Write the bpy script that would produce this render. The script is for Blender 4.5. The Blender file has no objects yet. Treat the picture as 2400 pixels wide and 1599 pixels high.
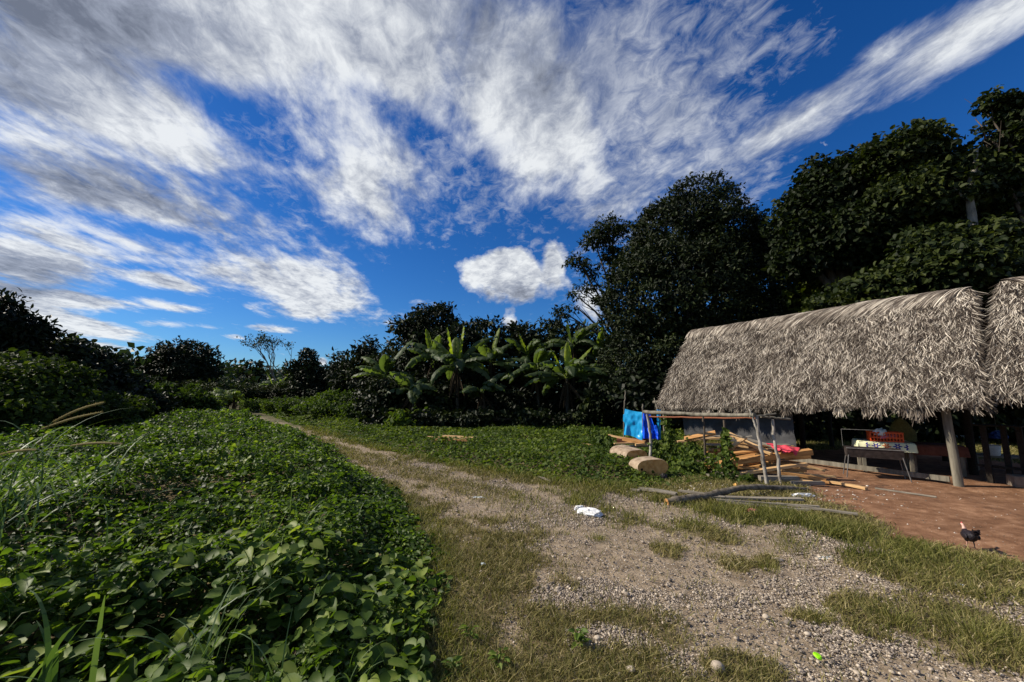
import bpy, math, random
import numpy as np
from mathutils import Vector, Matrix
rng = np.random.default_rng(7); random.seed(7)
S = bpy.context.scene; COL = S.collection
R = math.radians
# ------------------------------------------------------------------ camera model
F, CX, CY, CH = 930.0, 1200.0, 799.5, 2.0          # focal length in photo pixels, camera height in metres
TH = math.atan(120.5 / F); CT, ST = math.cos(TH), math.sin(TH)
def ray(px, py):
    u = (px - CX) / F; v = (CY - py) / F
    return np.array([u, CT - v * ST, ST + v * CT])
def pix(px, py, Y):                                  # point seen at a photo pixel at forward distance Y
    r = ray(px, py); t = Y / r[1]
    return np.array([r[0] * t, Y, CH + r[2] * t])
def gpt(px, py, z=0.0):                              # point seen at a photo pixel on the level z
    r = ray(px, py); t = (z - CH) / r[2]
    return np.array([r[0] * t, r[1] * t, z])
# ------------------------------------------------------------------ noise
def _h(i, j, k):
    n = (i.astype(np.int64) * 374761393 + j.astype(np.int64) * 668265263 + k.astype(np.int64) * 2147483647) & 0xffffffff
    n = ((n ^ (n >> 13)) * 1274126177) & 0xffffffff
    return ((n ^ (n >> 16)) & 0xffff) / 65535.0
def vn(p):
    p = np.asarray(p, float)
    if p.shape[-1] == 2: p = np.concatenate([p, np.zeros(p.shape[:-1] + (1,))], -1)
    f = np.floor(p); i, j, k = f[..., 0], f[..., 1], f[..., 2]; d = p - f; d = d * d * (3 - 2 * d)
    x, y, z = d[..., 0], d[..., 1], d[..., 2]; L = lambda a, b, t: a + (b - a) * t
    return L(L(L(_h(i, j, k), _h(i+1, j, k), x), L(_h(i, j+1, k), _h(i+1, j+1, k), x), y),
             L(L(_h(i, j, k+1), _h(i+1, j, k+1), x), L(_h(i, j+1, k+1), _h(i+1, j+1, k+1), x), y), z)
def fbm(p, o=3):
    p = np.asarray(p, float); a, s, t = 0.5, 0, 0
    for _ in range(o): s = s + a * vn(p); t += a; a *= .5; p = p * 2.03 + 7.3
    return s / t
def unit(v): return v / np.maximum(np.linalg.norm(v, axis=-1, keepdims=True), 1e-9)
def sstep(a, b, x): t = np.clip((x - a) / (b - a), 0, 1); return t * t * (3 - 2 * t)
def pdist(P, L):                                     # distance of points (N,2) to polyline L (M,2)
    d = np.full(len(P), 1e9)
    for a, b in zip(L[:-1], L[1:]):
        ba = b - a; t = np.clip(((P - a) @ ba) / max(ba @ ba, 1e-9), 0, 1)
        d = np.minimum(d, np.linalg.norm(P - a - t[:, None] * ba, axis=1))
    return d
def inpoly(P, L):
    c = np.zeros(len(P), bool); x, y = P[:, 0], P[:, 1]
    for a, b in zip(L, np.roll(L, -1, 0)):
        m = (a[1] > y) != (b[1] > y)
        c ^= m & (x < (b[0] - a[0]) * (y - a[1]) / (b[1] - a[1] + 1e-12) + a[0])
    return c
# ------------------------------------------------------------------ mesh buffers
class MB:
    def __init__(s): s.v = []; s.f = []; s.t = []; s.mi = []; s.n = 0
    def add(s, V, Fc, tint=0.5, mi=0):
        V = np.asarray(V, float).reshape(-1, 3); Fc = np.asarray(Fc, int)
        s.v.append(V); s.f.append(Fc + s.n); s.mi.append(np.full(len(Fc), mi))
        s.t.append(np.broadcast_to(np.asarray(tint, float), (len(V),)).copy()); s.n += len(V)
    def build(s, name, mat, parent=None, smooth=True, loc=None):
        me = bpy.data.meshes.new(name); V = np.concatenate(s.v); T = np.concatenate(s.t)
        if loc is not None: V = V - np.asarray(loc, float)
        cnt = sum(len(f) for f in s.f); loops = np.concatenate([f.ravel() for f in s.f])
        tot = np.concatenate([np.full(len(f), f.shape[1]) for f in s.f]) if cnt else np.zeros(0, int)
        st = np.concatenate([[0], np.cumsum(tot)[:-1]])
        me.vertices.add(len(V)); me.loops.add(len(loops)); me.polygons.add(cnt)
        me.vertices.foreach_set('co', V.astype(np.float32).ravel())
        me.loops.foreach_set('vertex_index', loops.astype(np.int32))
        me.polygons.foreach_set('loop_start', st.astype(np.int32))
        me.polygons.foreach_set('loop_total', tot.astype(np.int32))
        me.polygons.foreach_set('use_smooth', np.full(cnt, smooth))
        mats = mat if isinstance(mat, (list, tuple)) else [mat]
        for m in mats: me.materials.append(m)
        me.polygons.foreach_set('material_index', np.concatenate(s.mi).astype(np.int32))
        a = me.attributes.new('tint', 'FLOAT', 'POINT'); a.data.foreach_set('value', T.astype(np.float32))
        me.update(calc_edges=True)
        o = bpy.data.objects.new(name, me); COL.objects.link(o)
        if loc is not None and parent is None: o.location = loc
        if parent is not None: o.parent = parent
        return o
    # --- shapes
    def tube(s, P, r, n=8, tint=.5, cap=True, mi=0, sq=None):
        P = np.asarray(P, float); K = len(P); r = np.broadcast_to(np.asarray(r, float), (K,))
        T = unit(np.gradient(P, axis=0)); up = np.array([0, 0, 1.]) if abs(T[0][2]) < .9 else np.array([1., 0, 0])
        A = unit(np.cross(T, up)); B = np.cross(A, T); th = np.arange(n) * 2 * math.pi / n
        sa, sb = (1, 1) if sq is None else sq
        V = P[:, None] + r[:, None, None] * (A[:, None] * np.cos(th)[None, :, None] * sa + B[:, None] * np.sin(th)[None, :, None] * sb)
        i = np.arange(K - 1)[:, None] * n + np.arange(n)[None]; j = np.arange(K - 1)[:, None] * n + (np.arange(n)[None] + 1) % n
        Fq = np.stack([i, j, j + n, i + n], -1).reshape(-1, 4)
        tt = np.repeat(tint, n) if np.ndim(tint) else tint
        s.add(V, Fq, tt, mi)
        if cap:
            for k, rev in ((0, 1), (K - 1, 0)):
                ring = V[k]; c = P[k][None]; VV = np.concatenate([ring, c]); a = np.arange(n); b = (a + 1) % n
                s.add(VV, np.stack([b, a, np.full(n, n)] if rev else [a, b, np.full(n, n)], -1), tint[k] if np.ndim(tint) else tint, mi)
    def box(s, c, d, rz=0, tint=.5, mi=0, M=None):
        V = np.array([[x, y, z] for x in (-.5, .5) for y in (-.5, .5) for z in (-.5, .5)]) * np.array(d)
        if M is not None: V = V @ np.asarray(M).T
        ca, sa = math.cos(rz), math.sin(rz); V = V @ np.array([[ca, sa, 0], [-sa, ca, 0], [0, 0, 1]]) + np.array(c)
        s.add(V, [[0, 1, 3, 2], [4, 6, 7, 5], [0, 4, 5, 1], [2, 3, 7, 6], [0, 2, 6, 4], [1, 5, 7, 3]], tint, mi)
    def ribbons(s, P, side, W, tint=.5, mi=0):       # P (N,K,3), side (N,3) or (N,K,3), W (N,K)
        N, K, _ = P.shape
        if side.ndim == 2: side = np.repeat(side[:, None], K, 1)
        V = np.stack([P - side * W[..., None], P + side * W[..., None]], 2).reshape(-1, 3)
        b = (np.arange(N)[:, None] * K + np.arange(K - 1)[None]).ravel() * 2
        s.add(V, np.stack([b, b + 1, b + 3, b + 2], -1), np.repeat(np.broadcast_to(tint, (N,)), K * 2), mi)
    def leaves(s, P, D, Nn, L, W, kind=0, tint=.5, fold=.25, mi=0):
        D = unit(D); Nn = unit(Nn - D * (Nn * D).sum(-1, keepdims=True)); X = np.cross(D, Nn); N = len(P)
        if kind == 0: tmpl = np.array([[0, 0, 0], [-.5, .5, fold], [0, 1, 0], [.5, .5, fold]]); Fc = np.array([[0, 1, 2], [0, 2, 3]])
        elif kind == 1:                               # broad heart-shaped leaf folded along its midrib
            tmpl = np.array([[0, 0, 0], [0, .4, -.03], [0, .75, -.06], [0, 1.0, -.2], [-.42, .02, fold*.8], [-.52, .38, fold], [-.3, .76, fold*.4],
                             [.42, .02, fold*.8], [.52, .38, fold], [.3, .76, fold*.4]])
            Fc = np.array([[0, 4, 5], [0, 5, 1], [1, 5, 6], [1, 6, 2], [2, 6, 3], [0, 8, 7], [0, 1, 8], [1, 9, 8], [1, 2, 9], [2, 3, 9]])
        elif kind == 3:                               # rounded heart leaf, finely outlined and slightly cupped
            mid = [(0, 0, 0), (0, .28, -.03), (0, .56, -.05), (0, .8, -.10), (0, 1.0, -.2)]; ol = [(.2, -.08, fold*.5), (.45, .08, fold*.95), (.52, .34, fold), (.42, .6, fold*.75), (.22, .83, fold*.25)]
            tmpl = np.array(mid + [(-a, b, c) for a, b, c in ol] + ol); Fc = []
            for o_, sgn in ((5, 1), (10, -1)):
                for tr_ in ((0, o_, o_ + 1), (0, o_ + 1, 1), (1, o_ + 1, o_ + 2), (1, o_ + 2, 2), (2, o_ + 2, o_ + 3), (2, o_ + 3, 3), (3, o_ + 3, o_ + 4), (3, o_ + 4, 4)): Fc.append(tr_ if sgn > 0 else tr_[::-1])
            Fc = np.array(Fc)
        else:                                         # long lance leaf, bent
            tmpl = np.array([[0, 0, 0], [-.5, .35, fold], [.5, .35, fold], [0, .4, 0], [-.35, .72, fold*.3], [.35, .72, fold*.3], [0, .72, -.12], [0, 1, -.4]])
            Fc = np.array([[0, 1, 3], [0, 3, 2], [1, 4, 3], [3, 4, 6], [3, 6, 5], [3, 5, 2], [4, 7, 6], [6, 7, 5]])
        V = P[:, None] + X[:, None] * (tmpl[None, :, 0, None] * W[:, None, None]) + D[:, None] * (tmpl[None, :, 1, None] * L[:, None, None]) \
            + Nn[:, None] * (tmpl[None, :, 2, None] * W[:, None, None])
        k = len(tmpl); FF = (Fc[None] + (np.arange(N) * k)[:, None, None]).reshape(-1, 3)
        tt_ = np.repeat(np.broadcast_to(tint, (N,)), k).reshape(N, k).copy()
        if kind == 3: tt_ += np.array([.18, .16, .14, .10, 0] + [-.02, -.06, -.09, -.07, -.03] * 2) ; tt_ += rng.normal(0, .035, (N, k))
        s.add(V, FF, tt_.ravel(), mi)
def tag(o, label=None, cat=None, group=None, kind=None):
    for k, v in (('label', label), ('category', cat), ('group', group), ('kind', kind)):
        if v: o[k] = v
    return o
def empty(name, loc, label=None, cat=None, group=None):
    o = bpy.data.objects.new(name, None); COL.objects.link(o); o.location = Vector([float(x) for x in loc]); o.empty_display_size = .2
    return tag(o, label, cat, group)
def adopt(root, mb, name, mat, smooth=True):         # build a part whose world coordinates are kept under the thing
    o = mb.build(name, mat, None, smooth); o.data.transform(Matrix.Translation(-root.location)); o.parent = root
    return o
def rdir(n): return unit(rng.normal(size=(n, 3)))
# ------------------------------------------------------------------ materials
def newmat(name):
    m = bpy.data.materials.new(name); m.use_nodes = True; nt = m.node_tree; nt.nodes.clear()
    out = nt.nodes.new('ShaderNodeOutputMaterial'); return m, nt, out
def N(nt, t, **kw):
    n = nt.nodes.new(t)
    for k, v in kw.items():
        if k.startswith('i_'):
            key = k[2:]; key = int(key) if key.isdigit() else key.replace('_', ' ')
            n.inputs[key].default_value = v
        else: setattr(n, k, v)
    return n
def ramp(nt, fac, stops, interp='LINEAR'):
    r = nt.nodes.new('ShaderNodeValToRGB'); r.color_ramp.interpolation = interp; e = r.color_ramp.elements
    while len(e) < len(stops): e.new(.5)
    for x, (p, c) in zip(e, stops): x.position = p; x.color = (*c, 1) if len(c) == 3 else c
    nt.links.new(fac, r.inputs[0]); return r.outputs[0]
def leafmat(name, stops, trans=.3, rough=.45, spec=.4, tcol=None, pscale=.6):
    m, nt, out = newmat(name); at = N(nt, 'ShaderNodeAttribute', attribute_name='tint')
    geo = N(nt, 'ShaderNodeNewGeometry'); no = N(nt, 'ShaderNodeTexNoise', i_Scale=pscale, i_Detail=2.0)
    nt.links.new(geo.outputs['Position'], no.inputs['Vector'])
    ad = N(nt, 'ShaderNodeMath', operation='MULTIPLY_ADD', i_1=.5); ad.inputs[2].default_value = -.25
    nt.links.new(no.outputs[0], ad.inputs[0]); a2 = N(nt, 'ShaderNodeMath', operation='ADD')
    nt.links.new(ad.outputs[0], a2.inputs[0]); nt.links.new(at.outputs['Fac'], a2.inputs[1])
    c = ramp(nt, a2.outputs[0], stops)
    b = N(nt, 'ShaderNodeBsdfPrincipled', i_Roughness=rough); b.inputs['Specular IOR Level'].default_value = spec
    nt.links.new(c, b.inputs['Base Color'])
    tr = N(nt, 'ShaderNodeBsdfTranslucent'); hs = N(nt, 'ShaderNodeMixRGB', blend_type='MULTIPLY', i_0=1.0)
    hs.inputs[2].default_value = tcol or (1.5, 1.6, .5, 1); nt.links.new(c, hs.inputs[1]); nt.links.new(hs.outputs[0], tr.inputs[0])
    mx = N(nt, 'ShaderNodeMixShader', i_0=trans); nt.links.new(b.outputs[0], mx.inputs[1]); nt.links.new(tr.outputs[0], mx.inputs[2])
    nt.links.new(mx.outputs[0], out.inputs[0]); return m
def solid(name, c1, c2, scale=6, rough=.7, bump=.3, stretch=(1, 1, 1), coord='Object', spec=.3, tint=False, detail=6, bscale=None, extra=None):
    m, nt, out = newmat(name); tc = N(nt, 'ShaderNodeTexCoord'); mp = N(nt, 'ShaderNodeMapping'); mp.inputs['Scale'].default_value = stretch
    nt.links.new(tc.outputs[coord], mp.inputs[0]); no = N(nt, 'ShaderNodeTexNoise', i_Scale=scale, i_Detail=float(detail), i_Roughness=.6)
    nt.links.new(mp.outputs[0], no.inputs['Vector']); f = no.outputs[0]
    if tint:
        at = N(nt, 'ShaderNodeAttribute', attribute_name='tint'); a = N(nt, 'ShaderNodeMath', operation='ADD'); a2 = N(nt, 'ShaderNodeMath', operation='SUBTRACT', i_1=.5)
        nt.links.new(f, a.inputs[0]); nt.links.new(at.outputs['Fac'], a2.inputs[0]); nt.links.new(a2.outputs[0], a.inputs[1]); f = a.outputs[0]
    st = [(.3, c1), (.7, c2)] if extra is None else extra
    c = ramp(nt, f, st); b = N(nt, 'ShaderNodeBsdfPrincipled', i_Roughness=rough); b.inputs['Specular IOR Level'].default_value = spec
    nt.links.new(c, b.inputs['Base Color'])
    if bump:
        bm = N(nt, 'ShaderNodeBump', i_Strength=bump, i_Distance=.02); nt.links.new(no.outputs[0], bm.inputs['Height']); nt.links.new(bm.outputs[0], b.inputs['Normal'])
    nt.links.new(b.outputs[0], out.inputs[0]); return m
M = {}
g = lambda *a: tuple(a)
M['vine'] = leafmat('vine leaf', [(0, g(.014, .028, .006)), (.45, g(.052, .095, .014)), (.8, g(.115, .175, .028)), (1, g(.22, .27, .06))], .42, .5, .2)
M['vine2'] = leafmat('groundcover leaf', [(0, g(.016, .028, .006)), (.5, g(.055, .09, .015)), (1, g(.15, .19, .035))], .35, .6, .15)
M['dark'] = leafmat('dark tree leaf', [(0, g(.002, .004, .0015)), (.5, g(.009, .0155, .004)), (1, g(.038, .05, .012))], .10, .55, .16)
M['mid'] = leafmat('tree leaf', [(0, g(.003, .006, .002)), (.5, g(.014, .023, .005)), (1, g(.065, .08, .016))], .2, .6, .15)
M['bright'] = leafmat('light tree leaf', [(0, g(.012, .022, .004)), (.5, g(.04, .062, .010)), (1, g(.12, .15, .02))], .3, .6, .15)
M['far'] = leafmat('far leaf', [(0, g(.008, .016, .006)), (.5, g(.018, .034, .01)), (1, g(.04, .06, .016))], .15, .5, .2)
M['banana'] = leafmat('banana leaf', [(0, g(.03, .05, .02)), (.5, g(.08, .115, .045)), (.8, g(.15, .20, .03)), (1, g(.34, .40, .035))], .5, .5, .25, pscale=2)
M['deadleaf'] = leafmat('dead leaf', [(0, g(.05, .035, .02)), (1, g(.16, .11, .07))], .2, .7, .1, (1, 1, 1, 1))
M['grass'] = leafmat('dry grass', [(0, g(.08, .085, .022)), (.4, g(.18, .16, .055)), (.75, g(.31, .255, .11)), (1, g(.50, .42, .24))], .25, .6, .15, (1.2, 1.2, .8, 1))
M['ggrass'] = leafmat('green grass', [(0, g(.06, .07, .016)), (.45, g(.145, .15, .04)), (.8, g(.28, .25, .09)), (1, g(.45, .38, .19))], .3, .6, .12)
M['tallgrass'] = leafmat('tall grass blade', [(0, g(.03, .07, .02)), (.5, g(.07, .12, .04)), (1, g(.18, .25, .12))], .3, .5, .2)
M['seed'] = leafmat('seed head', [(0, g(.22, .17, .06)), (1, g(.5, .42, .2))], .35, .8, .1, (1, 1, .8, 1))
M['bark'] = solid('bark', (.03, .024, .018), (.12, .095, .07), 8, .9, .6, (1, 1, .4))
M['palebark'] = solid('pale bark', (.07, .065, .052), (.24, .22, .18), 7, .8, .5, (1, 1, .5))
M['whitebark'] = solid('bleached pole', (.10, .08, .06), (.5, .46, .4), 14, .8, .5, (1, 1, .35))
M['thatch'] = leafmat('palm thatch', [(0, g(.018, .013, .010)), (.4, g(.066, .051, .041)), (.7, g(.24, .20, .16)), (1, g(.80, .71, .58))], .06, .75, .1, (1, 1, 1, 1), 1.2)
M['under'] = solid('shade-dark hut parts', (.01, .008, .006), (.035, .027, .02), 30, .95, .6)  # near-black colour stands in for shade between thatch strands and inside the huts
M['post'] = solid('grey timber post', (.07, .06, .045), (.26, .235, .18), 9, .85, .5, (1, 1, .15))
M['wood'] = solid('fresh sawn wood', (.26, .11, .03), (.58, .32, .12), 3, .7, .25, (1, 14, 14), detail=4)
M['woodpale'] = solid('pale sawn wood', (.36, .20, .08), (.68, .46, .23), 3, .7, .25, (1, 14, 14), detail=4)
M['woodgrey'] = solid('weathered wood', (.10, .085, .065), (.34, .30, .24), 3, .85, .3, (1, 14, 14), detail=4)
M['woodred'] = solid('reddish board', (.12, .04, .02), (.28, .10, .05), 3, .8, .25, (1, 14, 14), detail=4)
M['logside'] = solid('peeled log side', (.16, .10, .06), (.52, .41, .29), 5, .75, .5)
M['logend'] = solid('sawn log end', (.42, .18, .045), (.72, .40, .14), 9, .85, .3)
M['hollow'] = solid('dark hollow', (.004, .003, .002), (.01, .008, .006), 9, .95, 0)
M['fallen'] = solid('mossy bark', (.035, .028, .02), (.22, .185, .14), 11, .9, .8)
M['tarp'] = solid('blue tarpaulin', (.0, .25, .56), (.015, .36, .72), 2.5, .4, .25, spec=.4)
M['tarpdeep'] = solid('deep blue tarpaulin', (.0, .05, .62), (.0, .10, .75), 2.5, .4, .25, spec=.4)
M['greytarp'] = solid('grey sheeting', (.035, .035, .038), (.07, .07, .073), 5, .6, .3)
M['redcloth'] = solid('red cloth', (.5, .03, .05), (.75, .09, .12), 9, .8, .3)
M['metal'] = solid('sooty metal', (.015, .012, .011), (.06, .045, .04), 10, .6, .3)
M['steel'] = solid('grey steel tube', (.07, .065, .06), (.17, .16, .15), 14, .45, .1, spec=.6)
M['orange'] = solid('orange plastic', (.55, .06, .01), (.75, .11, .02), 4, .45, 0)
M['bagmat'] = solid('pale plastic', (.5, .6, .62), (.85, .9, .9), 8, .35, .6)
M['pink'] = solid('pink plastic', (.5, .06, .1), (.8, .3, .35), 8, .5, .4)
M['white'] = solid('white plastic', (.6, .6, .6), (.85, .85, .84), 12, .4, .5)
M['bluep'] = solid('dark blue plastic', (.0, .02, .12), (.01, .05, .25), 6, .5, .2)
M['sack'] = solid('olive sacking', (.09, .07, .015), (.18, .145, .04), 20, .9, .5)
M['brown'] = solid('brown cloth', (.07, .02, .012), (.17, .06, .035), 9, .85, .3)
M['concrete'] = solid('worn concrete', (.13, .10, .075), (.27, .22, .17), 9, .9, .5)
M['lime'] = solid('lime plastic', (.3, .85, .0), (.38, .95, .02), 6, .4, 0)
M['stone'] = solid('river stone', (.16, .14, .12), (.42, .37, .31), 16, .75, .3, tint=True, extra=[(0, (.07, .058, .052)), (.35, (.21, .172, .138)), (.6, (.37, .305, .235)), (1, (.6, .51, .40))])
M['chip'] = solid('pale chips', (.15, .12, .09), (.6, .55, .48), 16, .8, .1, tint=True)
M['black'] = solid('black feathers', (.006, .005, .007), (.025, .02, .026), 60, .45, .5)
M['skin'] = solid('bare bird skin', (.5, .26, .2), (.72, .45, .36), 60, .6, .2)
M['yellow'] = solid('orange scrap', (.6, .3, .06), (.8, .5, .16), 9, .8, .2)
# cream cloth with a printed band of blue and red flowers
def clothmat():
    m, nt, out = newmat('flowered tablecloth'); tc = N(nt, 'ShaderNodeTexCoord'); sp = N(nt, 'ShaderNodeSeparateXYZ'); nt.links.new(tc.outputs['Object'], sp.inputs[0])
    def mt(op, a, b=None, c=None):
        n = N(nt, 'ShaderNodeMath', operation=op)
        for i, x in enumerate((a, b, c)):
            if x is None: continue
            if isinstance(x, (int, float)): n.inputs[i].default_value = x
            else: nt.links.new(x, n.inputs[i])
        return n.outputs[0]
    x = mt('ADD', sp.outputs[0], .5); cell = mt('FLOOR', mt('MULTIPLY', x, 5.0)); fx = mt('SUBTRACT', mt('FRACT', mt('MULTIPLY', x, 5.0)), .5)
    y = mt('ADD', sp.outputs[1], sp.outputs[2]); fy = mt('SUBTRACT', mt('FRACT', mt('MULTIPLY', y, 5.0)), .5)
    r = mt('SQRT', mt('ADD', mt('MULTIPLY', fx, fx), mt('MULTIPLY', fy, fy))); an = mt('ARCTAN2', fy, fx)
    pet = mt('ADD', .32, mt('MULTIPLY', mt('COSINE', mt('MULTIPLY', an, 6)), .13)); inside = mt('LESS_THAN', r, pet)
    band = mt('LESS_THAN', mt('ABSOLUTE', sp.outputs[0]), .4); fl = mt('MULTIPLY', inside, band); par = mt('MODULO', mt('ADD', cell, 10), 3)
    isb = mt('GREATER_THAN', par, .5)
    c1 = N(nt, 'ShaderNodeMixRGB'); c1.inputs[1].default_value = (.55, .12, .03, 1); c1.inputs[2].default_value = (.03, .025, .22, 1); nt.links.new(isb, c1.inputs[0])
    c2 = N(nt, 'ShaderNodeMixRGB'); c2.inputs[1].default_value = (.72, .72, .45, 1); nt.links.new(c1.outputs[0], c2.inputs[2]); nt.links.new(fl, c2.inputs[0])
    cen = mt('LESS_THAN', r, .09); c3 = N(nt, 'ShaderNodeMixRGB'); c3.inputs[2].default_value = (.8, .6, .3, 1); nt.links.new(c2.outputs[0], c3.inputs[1]); nt.links.new(mt('MULTIPLY', cen, band), c3.inputs[0])
    b = N(nt, 'ShaderNodeBsdfPrincipled', i_Roughness=.8); nt.links.new(c3.outputs[0], b.inputs[0]); nt.links.new(b.outputs[0], out.inputs[0]); return m
M['cloth'] = clothmat()
# ------------------------------------------------------------------ areas on the ground (world coordinates)
G2 = lambda L: np.array([gpt(x, y)[:2] for x, y in L])
LEDGE = np.concatenate([[[-.28, -4.0]], [[-.3, .5]], G2([(1050, 1560), (1035, 1420), (1035, 1290), (975, 1200), (880, 1132), (790, 1076), (690, 1030), (600, 996), (508, 962)]), [[-60., 46.]]])
LEFT = np.concatenate([LEDGE, [[-90, 46], [-90, -4]]])
RTOP = G2([(575, 955), (700, 998), (860, 1046), (1010, 1082), (1200, 1112), (1330, 1134), (1460, 1150), (1640, 1132), (1765, 1122)])
RIGHT = np.concatenate([RTOP, G2([(1700, 1078), (1640, 1052)]), [[7.5, 18.], [12, 40], [-20, 60]], [[-40, 60]]])
ROADC = G2([(500, 956), (590, 985), (700, 1022), (800, 1058), (930, 1098), (1150, 1160), (1440, 1268), (1800, 1400), (2250, 1560)]); ROADC = np.concatenate([ROADC, [[5.2, -4.]]])
RC2 = G2([(2500, 1560), (2000, 1330), (1700, 1235), (1500, 1195)])
HA = np.array([-.492, .870]); HB = np.array([.870, .492]); HP = np.array([9.58, 8.84])   # hut axis, depth direction, right front post
def hut(s, w): return HP + HA * s + HB * w
RED = np.concatenate([G2([(1860, 1108), (1905, 1150), (2010, 1205), (2090, 1258), (2230, 1285), (2420, 1318)]), [hut(-8, -1.5)], [hut(-8, 5.5)], [hut(4, 5.5)], [hut(4.2, 0.2)]])
def zones(P):
    n = fbm(P * .9, 3) - .5; n2 = fbm(P * 3.1 + 50, 3) - .5
    d = pdist(P, ROADC); r = np.linalg.norm(P, axis=1)
    w = np.interp(P[:, 1], [0, 2.2, 4, 6, 9, 14, 30, 60], [2.5, 2.2, 1.55, 1.1, 1.05, 1.1, .95, .95])
    gr = sstep(.7, -.7, d - w + n * 1.5 + n2 * 1.9)
    # grassy strip between the wheel tracks farther up the road
    st = sstep(.5, .1, np.abs(d - .15 + n * .6)) * sstep(5.5, 9, P[:, 1]) * .6; gr = gr * (1 - st)
    d2 = pdist(P, RC2); gr = np.maximum(gr, sstep(.6, -.5, d2 - .6 + n * 1.2 + n2 * 1.4))
    # turf tongues on the right
    for (px, py, rr) in ((2150, 1345, .75), (2330, 1330, .5), (2050, 1450, .5), (2260, 1480, .7), (1880, 1440, .22), (1800, 1320, .2), (1640, 1240, .4), (1720, 1320, .3), (1560, 1290, .3), (1480, 1590, .3), (1750, 1580, .25)):
        c = gpt(px, py)[:2]; gr = gr * (1 - .9 * sstep(rr, rr * .5, np.linalg.norm(P - c, axis=1) + n2 * .5))
    dr = pdist(P, RED); ins = inpoly(P, RED); sd = np.where(ins, -dr, dr); red = sstep(.3, -.3, sd + n * .8 + n2 * .5)
    gr = gr * (1 - red)
    grn = sstep(1.4, .2, pdist(P, G2([(1330, 1180), (1560, 1205), (1800, 1210), (2060, 1275)])) + n * 1.2) * (P[:, 1] > 4) * (1 - red)
    grn = np.maximum(grn, .8 * sstep(.7, .05, pdist(P, RTOP[:7]) + n * .5)); grn = np.maximum(grn, .65 * sstep(.5, .0, pdist(P, LEDGE[1:10]) + n * .5))
    far = sstep(10, 18, P[:, 1]); grn = np.maximum(grn, far * .7)
    return gr, red, grn
def gz(P):
    P = np.asarray(P, float); z = (fbm(P * .5 + 9, 2) - .5) * .10 + (fbm(P * 2.5, 2) - .5) * .035
    return z * sstep(200, 20, np.linalg.norm(P, axis=-1))
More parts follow.
